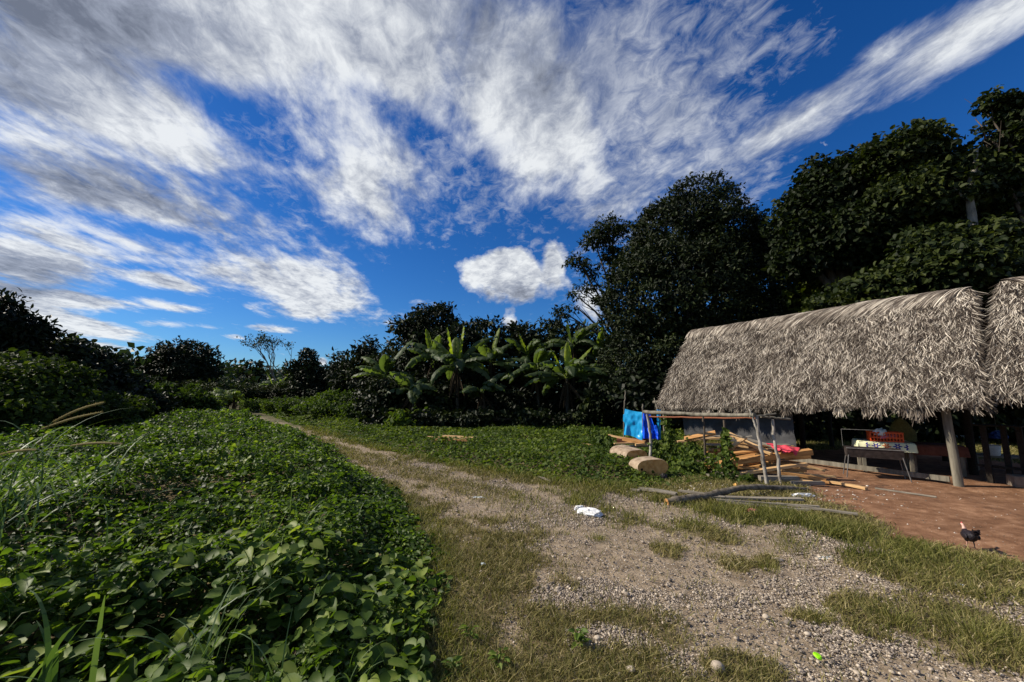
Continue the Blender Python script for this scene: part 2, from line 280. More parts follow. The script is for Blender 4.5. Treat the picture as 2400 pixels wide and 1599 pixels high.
# ------------------------------------------------------------------ ground, road, yard
def groundmat():
    m, nt, out = newmat('earth, gravel and turf'); geo = N(nt, 'ShaderNodeNewGeometry'); P = geo.outputs['Position']; lk = nt.links.new
    def at(n): return N(nt, 'ShaderNodeAttribute', attribute_name=n).outputs['Fac']
    def noise(s, d=4, r=.6):
        n = N(nt, 'ShaderNodeTexNoise', i_Scale=float(s), i_Detail=float(d), i_Roughness=r); lk(P, n.inputs['Vector']); return n.outputs[0]
    def mt(op, a, b=None, c=None):
        n = N(nt, 'ShaderNodeMath', operation=op)
        for i, x in enumerate((a, b, c)):
            if x is None: continue
            if isinstance(x, (int, float)): n.inputs[i].default_value = x
            else: lk(x, n.inputs[i])
        return n.outputs[0]
    def mix(f, a, b, t='MIX'):
        n = N(nt, 'ShaderNodeMixRGB', blend_type=t)
        for i, x in enumerate((f, a, b)):
            if isinstance(x, (int, float)): n.inputs[i].default_value = x
            elif isinstance(x, tuple): n.inputs[i].default_value = (*x, 1)
            else: lk(x, n.inputs[i])
        return n.outputs[0]
    soil = ramp(nt, noise(7, 6), [(.3, (.09, .068, .036)), (.5, (.18, .14, .075)), (.72, (.30, .24, .15))])
    green = ramp(nt, noise(11, 5), [(.3, (.02, .03, .008)), (.7, (.07, .085, .025))])
    turf = mix(mt('MULTIPLY', at('green'), .8), soil, green)
    v = N(nt, 'ShaderNodeTexVoronoi', i_Scale=34.0, i_Randomness=1.0); lk(P, v.inputs['Vector']); v2 = N(nt, 'ShaderNodeTexVoronoi', i_Scale=75.0); lk(P, v2.inputs['Vector'])
    sepc = N(nt, 'ShaderNodeSeparateColor'); lk(v.outputs['Color'], sepc.inputs[0])
    peb = ramp(nt, sepc.outputs[0], [(0, (.10, .09, .085)), (.35, (.23, .195, .165)), (.7, (.36, .31, .25)), (1, (.58, .52, .44))])
    gap = mt('GREATER_THAN', v.outputs['Distance'], .42); sandy = ramp(nt, noise(5, 5), [(.3, (.17, .128, .085)), (.7, (.40, .315, .22))])
    isp = mt('MULTIPLY', mt('LESS_THAN', v.outputs['Distance'], .40), mt('GREATER_THAN', mt('ADD', sepc.outputs[1], noise(1.3, 3)), .95))
    grav = mix(isp, sandy, peb)
    redc = ramp(nt, noise(3.6, 9, .72), [(.3, (.12, .06, .032)), (.5, (.23, .118, .064)), (.72, (.40, .235, .14))])
    sp2 = N(nt, 'ShaderNodeSeparateColor'); lk(v2.outputs['Color'], sp2.inputs[0])
    redc = mix(mt('MULTIPLY', mt('GREATER_THAN', sp2.outputs[0], .993), mt('LESS_THAN', v2.outputs['Distance'], .4)), redc, (.6, .5, .4))
    ng = noise(14, 4); fg = ramp(nt, mt('ADD', at('gravel'), mt('MULTIPLY', mt('SUBTRACT', ng, .5), .9)), [(.38, (0, 0, 0)), (.6, (1, 1, 1))])
    fr = ramp(nt, mt('ADD', at('red'), mt('MULTIPLY', mt('SUBTRACT', ng, .5), .6)), [(.35, (0, 0, 0)), (.65, (1, 1, 1))])
    c = mix(fr, mix(fg, turf, grav), redc)
    c = mix(.45, c, ramp(nt, noise(.9, 4), [(.3, (.55, .52, .5)), (.7, (1, 1, 1))]), 'MULTIPLY')
    h = mt('ADD', mt('MULTIPLY', mt('SUBTRACT', .5, v.outputs['Distance']), mt('MULTIPLY', isp, 1.0)), mt('MULTIPLY', noise(40, 5), .7))
    bm = N(nt, 'ShaderNodeBump', i_Strength=.9, i_Distance=.02); lk(h, bm.inputs['Height'])
    b = N(nt, 'ShaderNodeBsdfPrincipled', i_Roughness=.9); b.inputs['Specular IOR Level'].default_value = .15
    lk(c, b.inputs[0]); lk(bm.outputs[0], b.inputs['Normal']); lk(b.outputs[0], out.inputs[0]); return m
M['ground'] = groundmat()
def build_ground():
    t = np.linspace(-1, 1, 421); xs = 2 + 9 * np.sinh(t * 5.2) / math.sinh(5.2) * 80
    xs = 2 + np.sinh(t * 5.5) * 4.9; t = np.linspace(-.6, 1, 430); ys = 3.5 + np.sinh(t * 5.6) * 4.6
    X, Y = np.meshgrid(xs, ys); P = np.stack([X.ravel(), Y.ravel()], -1); gr, red, grn = zones(P); z = gz(P) - .015 * gr
    V = np.column_stack([P, z]); nx, ny = len(xs), len(ys)
    i = (np.arange(ny - 1)[:, None] * nx + np.arange(nx - 1)[None]).ravel(); Fq = np.stack([i, i + 1, i + nx + 1, i + nx], -1)
    fg = gr[Fq].mean(1); fr = red[Fq].mean(1); zone = np.where(fr > .5, 2, np.where(fg > .5, 1, 0))
    cen = P[Fq].mean(1); onroad = (zone == 1)
    for k, nm in ((0, 'ground'), (1, 'gravel_road'), (2, 'dirt_yard')):
        ff = Fq[zone == k]; used, inv = np.unique(ff, return_inverse=True); mb = MB(); mb.add(V[used], inv.reshape(-1, 4))
        o = mb.build(nm, M['ground']); tag(o, kind='structure')
        for a, arr in (('gravel', gr), ('red', red), ('green', grn)):
            q = o.data.attributes.new(a, 'FLOAT', 'POINT'); q.data.foreach_set('value', arr[used].astype(np.float32))
build_ground()
def polar(n, a0, a1, r0, r1, pw=1.0):
    th = rng.uniform(R(a0), R(a1), n); u = rng.random(n); r = (r0**pw + u * (r1**pw - r0**pw))**(1 / pw)
    return np.column_stack([np.sin(th) * r, np.cos(th) * r]), r
# ------------------------------------------------------------------ ground cover on the left
def edgefall(P, edge, rise):
    return sstep(0, rise, pdist(P, edge))
def coverH_left(P):
    d = pdist(P, LEDGE[:-1]); n = fbm(P * .8 + 3, 3); n2 = fbm(P * 2.3 + 11, 2)
    far = sstep(6, 22, P[:, 1]) * .25
    for hx, hy, hr in ((560, 1530, .42), (420, 1440, .28), (200, 1135, .8), (300, 1560, .3), (700, 1440, .25), (880, 1300, .35), (620, 1260, .4), (350, 1290, .4)): n = n * (1 - .8 * np.exp(-(np.linalg.norm(P - gpt(hx, hy, .35)[:2], axis=1) / hr)**2)) - 0 
    return (.10 + .48 * sstep(0, 1.5, d)) * (.3 + 1.2 * n) * (.6 + .75 * n2) + far * (n - .3) + .3 * sstep(-2.5, -7, P[:, 0]) * sstep(3, 6, P[:, 1]) * (.4 + n)
def vines(P, r, H, name, mat, size, label, holes=None, kind=1, depth=.16, nlift=.9, light=0.0):
    n = len(P); z = gz(P) + np.maximum(H - np.abs(rng.normal(0, depth, n)) * (.3 + H), .02)
    az = rng.uniform(0, 2 * math.pi, n); D = np.column_stack([np.cos(az), np.sin(az), rng.normal(-.15, .3, n)])
    Nn = unit(rdir(n) * .75 + np.array([-.25, -.1, nlift])); L = size * (.4 + 1.0 * rng.random(n)**1.8) * (1 + r / 22.)
    patch = fbm(P * 1.1 + 31, 3); tint = np.clip(.12 + .62 * rng.random(n) * (.5 + patch) + .3 * (patch - .5) + light, 0, 1)
    tint = np.where(rng.random(n) < .04, .95, tint)
    mb = MB(); near = (r < 8) & (kind == 1); sp2 = rng.random(n) < .22 * (fbm(P * .9 + 61, 2) > .5) + .10; dead = rng.random(n) < .018; PZ = np.column_stack([P, z]); Wd = L * rng.uniform(.75, 1.0, n)
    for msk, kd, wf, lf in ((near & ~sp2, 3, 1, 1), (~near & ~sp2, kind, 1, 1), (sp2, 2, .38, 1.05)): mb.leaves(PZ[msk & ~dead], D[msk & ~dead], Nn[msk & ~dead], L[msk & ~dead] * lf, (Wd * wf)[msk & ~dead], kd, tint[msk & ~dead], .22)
    mb.leaves(PZ[dead], D[dead], Nn[dead], L[dead] * .9, Wd[dead] * .5, 2, rng.random(dead.sum()), .4, mi=1)
    # thin runners
    q = rng.choice(n, min(n // 40, 2500), replace=False); a = rng.uniform(0, 6.3, len(q)); K = 4; tt = np.linspace(0, 1, K)
    LL = rng.uniform(.15, .45, len(q)); PP = np.column_stack([P[q], z[q]])[:, None] + np.stack([np.cos(a)[:, None] * tt * LL[:, None], np.sin(a)[:, None] * tt * LL[:, None], (np.sin(tt * 3.14)[None] * rng.uniform(0, .12, len(q))[:, None])], -1)
    mb.ribbons(PP, np.column_stack([-np.sin(a), np.cos(a), np.full(len(q), .4)]), np.full((len(q), K), .0025), .55)
    o = mb.build(name, [mat, M['deadleaf']], smooth=True); return tag(o, label, 'ground cover', kind='stuff')
P, r = polar(430000, -74, 4, 1.2, 34, .72); k = inpoly(P + (np.column_stack([vn(P * 2.1 + 5), vn(P * 2.3 + 90)]) - .5) * .55 + (rng.random((len(P), 1))**6 - .15) * .25, LEFT) & (P[:, 0] > -30); P, r = P[k], r[k]; H = coverH_left(P)
k = (fbm(P * 1.9 + 77, 2) > .34) | (rng.random(len(P)) < .42); P, r, H = P[k], r[k], H[k]
vines(P, r, H, 'vine_ground_cover', M['vine'], .055, 'dense heart-leaved green creeper carpeting the bank left of the track')
k = (r < 5); Pn = P[k]; sel = rng.random(len(Pn)) < .022; Pn = Pn[sel]                # a few large leaves among the near ones
mbx = MB(); n = len(Pn); az = rng.uniform(0, 6.3, n); z = coverH_left(Pn) + .03
mbx.leaves(np.column_stack([Pn, z]), np.column_stack([np.cos(az), np.sin(az), rng.normal(-.2, .2, n)]), unit(rdir(n) * .5 + np.array([-.2, -.3, 1])), rng.uniform(.09, .15, n), rng.uniform(.08, .12, n), 3, rng.uniform(.35, 1.0, n), .2)
tag(mbx.build('broad_leaf_creeper', M['vine'], smooth=True), 'large pale green heart leaves standing out of the creeper on the left bank', 'creeper', kind='stuff')
# ground cover on the right bank
P, r = polar(230000, -42, 34, 8.5, 50, .6); k = inpoly(P, RIGHT) & ~((P[:, 0] > 4.75) & (P[:, 1] < 12.3) & (rng.random(len(P)) < .93)); P, r = P[k], r[k]
d = pdist(P, RTOP); H = (.06 + .30 * sstep(0, 1.6, d)) * (.5 + .9 * fbm(P * .9, 3)) + .25 * sstep(6, 14, d) * fbm(P * .4, 2) * 2; H = H * np.where((P[:, 0] > 3.4) & (P[:, 1] < 15), .3, 1)
vines(P, r, H, 'creeping_ground_cover', M['vine2'], .06, 'low leafy creeper between the track and the banana plants', light=.1)
# ------------------------------------------------------------------ grass
def grass(P, hgt, wid, tint, name, mat, label, lean=.5, K=4, clump=None):
    n = len(P); a = rng.uniform(0, 6.3, n); tt = np.linspace(0, 1, K); le = rng.uniform(.1, lean, n) * hgt * 1.6
    z0 = gz(P)[:, None]; X = P[:, 0:1] + np.cos(a)[:, None] * le[:, None] * tt**1.8; Y = P[:, 1:2] + np.sin(a)[:, None] * le[:, None] * tt**1.8
    Z = z0 + hgt[:, None] * (tt - .25 * tt**2.5 * rng.random(n)[:, None]); PP = np.stack([X, Y, Z], -1)
    b = rng.uniform(0, 6.3, n); side = np.column_stack([np.cos(b), np.sin(b), np.zeros(n)]); W = wid[:, None] * (1 - .85 * tt**1.5)[None]
    mb = MB(); mb.ribbons(PP, side, W, tint); return tag(mb.build(name, mat, smooth=False), label, 'grass', kind='stuff')
P, r = polar(760000, -38, 66, 1.4, 26, .62); gr, red, grn = zones(P); inL = inpoly(P, LEFT) & (pdist(P, LEDGE) > .25); inR = inpoly(P, RIGHT) & (pdist(P, RTOP) > .5)
den = (1 - red)**2 * (np.clip(1 - gr, 0, 1)**1.4 + .025) * (.5 + .5 * sstep(.35, .65, fbm(P * 3.2 + 5, 3))); k = (rng.random(len(P)) < den) & ~inL & ~inR; P, r, grn = P[k], r[k], grn[k]
isg = rng.random(len(P)) < (.10 + .6 * grn)
Pg, rg = P[~isg], r[~isg]; hh = rng.uniform(.02, .075, len(Pg)) * (1 + rg / 25)
grass(Pg, hh, (.0016 + .0006 * rg)**1, np.clip(rng.normal(.42, .25, len(Pg)), 0, 1), 'dry_grass', M['grass'], 'short dry yellowish grass between the gravel and the banks', 1.0)
Pg, rg, gg = P[isg], r[isg], grn[isg]; hh = rng.uniform(.02, .07, len(Pg)) * (1 + 1.3 * gg**2) * (1 + rg / 30)
grass(Pg, hh, .0018 + .0006 * rg, np.clip(rng.normal(.42, .22, len(Pg)), 0, 1), 'green_grass', M['ggrass'], 'short green grass in front of the timber and along the track edges', .8)
# grass tufts growing in the gravel and at the yard edge: each clump a plant of its own
def tuft(px, py, rad, n, h, label, mat='ggrass', tm=.5):
    c = gpt(px, py); P = c[:2] + np.clip(rng.normal(0, rad * .45, (n, 2)), -rad, rad); a = np.arctan2(P[:, 1] - c[1], P[:, 0] - c[0]) + rng.normal(0, .6, n); K = 5; tt = np.linspace(0, 1, K)
    n = int(n * .5); P = P[:n]; a = a[:n]; L = rng.uniform(.4, 1.05, n) * h * .8; out = rng.uniform(.2, .9, n) * L
    PP = np.stack([P[:, 0:1] + np.cos(a)[:, None] * out[:, None] * tt**1.6, P[:, 1:2] + np.sin(a)[:, None] * out[:, None] * tt**1.6, gz(P)[:, None] + L[:, None] * (tt - .35 * tt**3)], -1)
    b = rng.uniform(0, 6.3, n); mb = MB(); mb.ribbons(PP, np.column_stack([np.cos(b), np.sin(b), np.zeros(n)]), (np.full(n, .0028)[:, None] * (1 - .85 * tt)), np.clip(rng.normal(tm, .25, n), 0, 1))
    if rad >= .3: return tag(mb.build('grass_patch', M[mat], smooth=False, loc=c), label, 'grass', kind='stuff')
    o = mb.build('grass_tuft', M[mat], smooth=False, loc=c); return tag(o, label, 'grass tuft', 'grass tufts on and beside the gravel')
for a in [(1800, 1335, .12, 260, .16, 'dark green grass tuft alone on the pale gravel left of the turf'), (1915, 1450, .13, 320, .17, 'spiky grass tuft on the gravel above the lime green cap'),
          (2095, 1465, .22, 520, .22, 'dense grass tuft right of the spiky tuft on the gravel'), (2290, 1500, .3, 900, .27, 'tall grass clump at the lower right edge of the gravel'),
          (2380, 1530, .25, 500, .24, 'grass clump in the lower right corner'), (2310, 1405, .22, 500, .19, 'grass tuft beside the white plastic scrap'), (2210, 1340, .4, 1100, .17, 'wide grass patch in front of the black hen'),
          (2120, 1350, .35, 900, .15, 'low grass patch between the gravel and the red yard'), (2340, 1320, .3, 800, .18, 'grass patch right of the black hen'), (2075, 1290, .16, 420, .22, 'upright grass tuft on the edge of the red yard'),
          (1990, 1240, .28, 800, .24, 'lush grass tuft where the turf meets the red yard'), (1860, 1285, .35, 700, .15, 'dark green turf clump below the thin slats'), (1400, 1265, .14, 300, .14, 'grass tuft just below the white bag'),
          (1700, 1205, .5, 1100, .15, 'green grass clump below the fallen branch'), (1850, 1225, .5, 1100, .15, 'green grass clump below the weathered poles'), (1560, 1160, .25, 500, .2, 'dark grass clump left of the fallen branch')]: tuft(*a)
# ------------------------------------------------------------------ gravel pebbles
def ico():
    t = (1 + 5**.5) / 2; V = unit(np.array([[-1, t, 0], [1, t, 0], [-1, -t, 0], [1, -t, 0], [0, -1, t], [0, 1, t], [0, -1, -t], [0, 1, -t], [t, 0, -1], [t, 0, 1], [-t, 0, -1], [-t, 0, 1]], float))
    Fc = np.array([[0, 11, 5], [0, 5, 1], [0, 1, 7], [0, 7, 10], [0, 10, 11], [1, 5, 9], [5, 11, 4], [11, 10, 2], [10, 7, 6], [7, 1, 8], [3, 9, 4], [3, 4, 2], [3, 2, 6], [3, 6, 8], [3, 8, 9], [4, 9, 5], [2, 4, 11], [6, 2, 10], [8, 6, 7], [9, 8, 1]]); return V, Fc
IV, IF = ico()
def subd(V, Fc):
    V = list(map(tuple, V)); e = {}; out = []
    def m(a, b):
        k = (min(a, b), max(a, b))
        if k not in e: v = np.array(V[a]) + np.array(V[b]); V.append(tuple(v / np.linalg.norm(v))); e[k] = len(V) - 1
        return e[k]
    for a, b, c in Fc: x, y, z = m(a, b), m(b, c), m(c, a); out += [[a, x, z], [b, y, x], [c, z, y], [x, y, z]]
    return np.array(V), np.array(out)
IV2, IF2 = subd(IV, IF); IV3, IF3 = subd(IV2, IF2)
def pebbles(P, sz, tint, name, mat, label, cat='gravel', base=(IV, IF)):
    n = len(P); bv, bf = base; sc = np.column_stack([sz * rng.uniform(.8, 1.4, n), sz * rng.uniform(.7, 1.1, n), sz * rng.uniform(.4, .75, n)]); a = rng.uniform(0, 6.3, n)
    V = bv[None] * sc[:, None] * (1 + rng.normal(0, .09, (n, len(bv), 1))); ca, sa = np.cos(a)[:, None], np.sin(a)[:, None]
    V = np.stack([V[..., 0] * ca - V[..., 1] * sa, V[..., 0] * sa + V[..., 1] * ca, V[..., 2]], -1) + np.column_stack([P, gz(P) + sz * .15])[:, None]
    mb = MB(); mb.add(V, (bf[None] + (np.arange(n) * len(bv))[:, None, None]).reshape(-1, 3), np.repeat(tint, len(bv))); return tag(mb.build(name, mat), label, cat, kind='stuff')
P, r = polar(460000, -22, 62, 1.6, 14, .5); gr, red, grn = zones(P); k = rng.random(len(P)) < np.clip(gr * 1.1, .05 * (1 - red), 1) * (.16 + .9 * sstep(.42, .62, fbm(P * 1.4 + 21, 3))); k &= ~(inpoly(P, LEFT)) & ~inpoly(P, RIGHT)
P, r = P[k], r[k]; sz = np.clip(rng.lognormal(-5.38, .5, len(P)), .0028, .026) * (1 + r / 30)
pebbles(P, sz, np.clip(rng.normal(.5, .2, len(P)), 0, 1), 'gravel', M['stone'], 'rounded grey and tan river gravel strewn over the track')
P, r = polar(1700, 28, 62, 4.6, 13, 1); gr, red, grn = zones(P); k = (red > .5) & (rng.random(len(P)) < .35) | (rng.random(len(P)) < .015); P = P[k]
pebbles(P, rng.uniform(.005, .013, len(P)), rng.uniform(.0, .9, len(P))**1.5, 'pale_litter', M['chip'], 'small pale chips and pebbles scattered on the red dirt yard', 'litter')
c = gpt(1850, 1160)[:2]; P = c + rng.normal(0, 1, (330, 2)) * np.array([.8, .36]); pebbles(P, rng.uniform(.006, .022, len(P)), rng.uniform(0, 1, len(P))**1.8, 'wood_chips', M['chip'], 'pale and dark wood chips and rubbish around the foot of the lumber pile', 'litter')
c = gpt(1660, 1140)[:2]; P = c + rng.normal(0, 1, (260, 2)) * np.array([.8, .35]); pebbles(P, rng.uniform(.01, .03, len(P)), rng.uniform(.3, 1, len(P)), 'wood_litter', M['chip'], 'pale bark scraps on the creeper beside the logs', 'litter')
def rock(px, py, w, label, tint=.6, flat=.65, name='stone'):
    c = gpt(px, py); V = IV3 * (1 + (fbm(IV3 * 1.7 + px, 2) - .5)[:, None] * .35) * np.array([w, w * .85, w * flat]); mb = MB(); mb.add(V + np.array([0, 0, w * flat * .55]), IF3, tint)
    o = mb.build(name, M['stone']); o.location = c; return tag(o, label, 'stone', 'larger stones lying on the gravel')
for a in [(1683, 1575, .052, 'largest round grey stone at the bottom edge of the gravel', .62, .85), (1478, 1572, .034, 'flat tan stone in the dry grass near the bottom edge', .75, .55), (1400, 1497, .026, 'pale tan stone beside the small green weed', .78, .6),
          (1556, 1463, .022, 'small pale stone at the edge of the dry grass', .75), (2180, 1530, .04, 'flat grey stone below the tall grass clump', .6, .4), (1822, 1314, .07, 'flat pale grey stone above the dark tuft on the gravel', .62, .3),
          (1795, 1448, .03, 'rounded whitish stone on the gravel left of the spiky tuft', .75), (1846, 1462, .03, 'dark reddish stone on the gravel beside the whitish stone', .35), (1795, 1335, .02, 'small grey stone under the dark tuft', .5),
          (1470, 1395, .03, 'grey stone at the left edge of the gravel', .45), (2360, 1530, .03, 'stone at the lower right corner grass', .6)]: rock(*a)
# ------------------------------------------------------------------ trees
def crown(mb, blobs, n, size, kind=2, clump=.5, nc=None, out=.8, tint=(.1, .75), aspect=.42, droop=.3, bulk=.35, clip0=.0):
    blobs = np.array(blobs, float); ar = (blobs[:, 3] * blobs[:, 5]) ; pr = ar / ar.sum(); nc = nc or max(30, n // 32)
    bi = rng.choice(len(blobs), nc, p=pr); d = rdir(nc); rad = np.where(rng.random(nc) < bulk, rng.random(nc)**.5, 1 - .1 * rng.random(nc))
    rad = rad * (1 + .22 * (fbm(d * 2.2 + bi[:, None] * 3.1, 2) - .5))
    C = blobs[bi, :3] + d * rad[:, None] * blobs[bi, 3:6]; ctint = rng.random(nc)
    ci = rng.integers(0, nc, n); off = rdir(n) * (rng.random(n)**.45)[:, None] * clump * 1.7 * np.array([1, 1, .7]); P = C[ci] + off; P[:, 2] = np.maximum(P[:, 2], clip0)
    o = unit(P - blobs[bi[ci], :3]); Nn = unit(o * out + rdir(n) * .7 + np.array([0, 0, .5])); D = unit(o * .6 + rdir(n) * .8 + np.array([0, 0, -droop]))
    L = size * rng.uniform(.6, 1.25, n); t = tint[0] + (tint[1] - tint[0]) * np.clip(.55 * ctint[ci] + .45 * rng.random(n), 0, 1); t = np.where(rng.random(n) < .02, t + .3, t)
    mb.leaves(P, D, Nn, L, L * aspect * rng.uniform(.8, 1.2, n), kind, t, .2)
    return C
def limbs(mb, base, blobs, r0, sub=3, wob=.4, r1=.35):
    base = np.array(base, float)
    for b in blobs:
        b = np.array(b[:3]); K = 8; t = np.linspace(0, 1, K)[:, None]; mid = base + (b - base) * t; mid[:, 2] = base[2] + (b[2] - base[2]) * t[:, 0]**.75
        mid += (np.stack([vn(np.column_stack([t[:, 0] * 3 + b[0] * q, t[:, 0] * 0 + q * 9])) for q in (1, 2, 3)], -1) - .5) * wob * t; mb.tube(mid, r0 * (1 - (1 - r1) * t[:, 0]), 7)
        for _ in range(sub):
            e = b + rdir(1)[0] * np.linalg.norm(b - base) * .14; e[2] = max(e[2], .5); st = mid[rng.integers(4, K)]; mb.tube(np.stack([st, (st + e) / 2 + rng.normal(0, .15, 3), e]), [r0 * .3, r0 * .2, r0 * .07], 5)
def B(px, py, Y, rx, ry, ryd=None):                  # crown lobe from its outline in the photo, given its distance
    c = pix(px, py, Y); k = Y / F; return [c[0], c[1], c[2], rx * k, (ryd or rx) * k * .8, ry * k]
def tree(name, label, cat, blobs, n, size, mat, kind=2, clump=.5, base=None, tr=.25, bark='bark', group=None, sub=2, **kw):
    b0 = np.mean([b[:2] for b in blobs], 0) if base is None else np.array(base); root = empty(name, (b0[0], b0[1], 0), label, cat, group)
    mb = MB(); crown(mb, blobs, n, size, kind, clump, **kw); adopt(root, mb, 'crown', M[mat], False)
    mt = MB(); h = min(b[2] for b in blobs) * .7 + .3; mt.tube(np.array([[b0[0], b0[1], -.2], [b0[0] + .05, b0[1], h * .5], [b0[0], b0[1] + .05, h]]), [tr * 1.3, tr, tr * .85], 10)
    limbs(mt, (b0[0], b0[1], h * .9), blobs, tr * .7, sub); adopt(root, mt, 'trunk', M[bark]); return root
# big rounded dark tree
bl = [B(1630, 570, 22.3, 150, 120), B(1645, 480, 22, 78, 66), B(1590, 560, 22, 105, 95), B(1715, 580, 22, 92, 90), B(1520, 610, 22, 60, 60), B(1600, 690, 21, 170, 140), B(1500, 720, 21, 90, 130), B(1760, 720, 22, 140, 130), B(1560, 850, 21, 150, 110), B(1700, 840, 22, 160, 120)]
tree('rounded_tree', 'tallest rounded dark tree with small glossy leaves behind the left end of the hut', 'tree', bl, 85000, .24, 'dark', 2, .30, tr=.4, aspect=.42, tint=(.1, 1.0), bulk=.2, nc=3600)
# open lacy tree on its left
bl = [B(1435, 535, 25, 45, 28), B(1400, 565, 25, 40, 18), B(1352, 612, 25, 28, 12), B(1385, 632, 25, 28, 12), B(1440, 600, 25, 30, 22), B(1375, 672, 25, 24, 10), B(1350, 690, 25, 16, 8), B(1315, 735, 25, 20, 10), B(1340, 722, 25, 14, 6), B(1410, 705, 25, 16, 7)]
tree('slender_tree', 'open feathery tree with thin branches left of the rounded dark tree', 'tree', bl, 3800, .26, 'mid', 2, .24, base=pix(1455, 900, 25)[:2], tr=.14, sub=4, bulk=.7, nc=260)
tree('spreading_tree', 'dark spreading tree between the rounded tree and the large-leaved tree', 'tree', [B(1800, 640, 27, 110, 95), B(1790, 570, 27, 60, 40), B(1880, 720, 27, 100, 70), B(1850, 800, 27, 140, 80)], 13000, .36, 'dark', 2, .55, tr=.35)
# right hand big-leaved trees
bl = [B(1960, 470, 17, 90, 70), B(1885, 520, 17, 60, 60), B(1925, 410, 17, 45, 22), B(2010, 400, 17, 60, 30), B(2010, 560, 17, 150, 80), B(1890, 600, 17, 60, 40), B(2050, 480, 17, 110, 90)]
tree('broad_leaved_tree', 'large-leaved tree rising behind the middle of the thatched roof', 'tree', bl, 36000, .21, 'mid', 1, .4, tr=.3, aspect=.8, tint=(.05, .7), base=pix(2000, 900, 17)[:2])
bl = [B(2120, 345, 15, 75, 28), B(2080, 380, 15, 60, 30), B(2160, 400, 15, 80, 50), B(2230, 440, 15, 110, 60), B(2340, 420, 15, 90, 60), B(2150, 470, 15, 110, 60), B(2380, 500, 15, 90, 80), B(2200, 560, 15, 70, 50)]
o = tree('pale_trunk_tree', 'tall tree with a pale bare trunk showing between large leaves above the roof', 'tree', bl, 32000, .20, 'mid', 1, .34, tr=.12, aspect=.8, tint=(.15, .95), base=pix(2330, 900, 17.2)[:2])
mt = MB(); A = [pix(2285, 560, 13.6), pix(2278, 505, 13.6), pix(2272, 470, 13.6), pix(2274, 430, 13.6), pix(2284, 395, 13.6), pix(2290, 350, 13.8)]
ml = MB(); tb = pix(2330, 900, 17.2); ml.tube(np.array([[tb[0], tb[1], 2.6], [(tb[0] + A[0][0]) / 2, (tb[1] + A[0][1]) / 2, 4.6], A[0]]), [.13, .12, .12], 10); adopt(o, ml, 'lower_trunk', M['bark'])
mt.tube(np.array(A), [.12, .12, .11, .10, .08, .04], 10)
mt.tube(np.array([A[2], A[2] + [-.2, 0, .1], A[2] + [-.5, 0, .5]]), [.07, .05, .03], 6); mt.tube(np.array([A[3], A[3] + [.25, 0, .3], A[3] + [.7, .1, .8]]), [.07, .05, .03], 6)
adopt(o, mt, 'trunk', M['palebark'])
bl = [B(2395, 330, 14, 50, 50), B(2380, 270, 14, 40, 45), B(2335, 235, 14, 28, 18), B(2395, 240, 14, 30, 20), B(2320, 330, 14, 14, 10), B(2300, 315, 14, 14, 9), B(2400, 400, 14, 50, 40)]
tree('leafy_tree', 'thin branching tree at the right edge reaching above its neighbours', 'tree', bl, 4800, .19, 'mid', 1, .2, tr=.1, aspect=.75, tint=(.1, .9), base=pix(2480, 900, 14)[:2], sub=3, bulk=.7, nc=160)
bl = [B(2230, 640, 13.5, 130, 60), B(2360, 640, 13.5, 110, 70), B(2080, 690, 14.5, 90, 50), B(2170, 580, 14, 60, 35), B(2330, 570, 13.5, 90, 35), B(2010, 720, 15.5, 90, 50), B(2380, 720, 15, 120, 70), B(2160, 740, 15.5, 130, 60)]
tree('bushy_tree', 'bushy light green tree directly behind the roof ridge', 'tree', bl, 30000, .19, 'mid', 1, .36, tr=.14, aspect=.8, tint=(.1, 1.0), base=pix(2200, 900, 15.6)[:2])
bl = [B(1960, 650, 18, 50, 30), B(1950, 720, 19, 60, 45), B(1900, 700, 19, 40, 30)]
tree('light_leaved_tree', 'small light green tree above the middle of the ridge', 'tree', bl, 2600, .3, 'bright', 1, .4, tr=.1, aspect=.8, tint=(.2, 1.), base=pix(1960, 900, 18)[:2])
# undergrowth wall behind the hut
bl = [B(x, 960 - 20 * (i % 2), 19.5 - .004 * (x - 1500), 110, 90) for i, x in enumerate(range(1500, 2600, 120))]
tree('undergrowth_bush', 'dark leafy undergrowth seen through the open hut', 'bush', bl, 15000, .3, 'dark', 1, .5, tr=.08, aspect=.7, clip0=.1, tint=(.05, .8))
# trees and hedge behind the bananas
bl = [B(1010, 765, 30, 60, 42), B(965, 770, 30, 45, 22), B(1035, 740, 30, 32, 24), B(1000, 820, 30, 80, 50), B(1040, 860, 30, 90, 60)]
tree('mango_tree', 'dark tree with drooping leaf clusters rising left behind the banana plants', 'tree', bl, 9500, .42, 'dark', 2, .4, tr=.25, tint=(.1, .9), bulk=.3)
bl = [B(x, 800 + 8 * math.sin(x), 27, 62, 42) for x in range(1070, 1400, 48)] + [B(x, 880, 27, 90, 80) for x in range(1080, 1450, 90)]
tree('flat_topped_tree', 'wide flat-topped dark tree closing the view behind the banana plants', 'tree', bl, 24000, .36, 'dark', 2, .3, tr=.25, tint=(.1, 1.0), bulk=.15)
bl = [B(865, 820, 36, 26, 28), B(850, 850, 36, 45, 30), B(815, 860, 38, 40, 40), B(860, 890, 36, 70, 50)]
tree('creeper_clad_tree', 'dark creeper-clad tree with a pointed top left of the banana plants', 'tree', bl, 5200, .42, 'dark', 2, .4, tr=.2, tint=(.1, .9))
bl = [B(910, 850, 33, 40, 30), B(930, 890, 32, 60, 60), B(900, 930, 30, 70, 40)]
tree('leafy_bush', 'leafy dark bush close left of the banana clump', 'bush', bl, 5000, .36, 'mid', 2, .4, tr=.1)
bl = [B(715, 852, 46, 27, 26), B(700, 880, 46, 30, 32), B(728, 885, 46, 34, 36), B(712, 915, 46, 42, 26)]
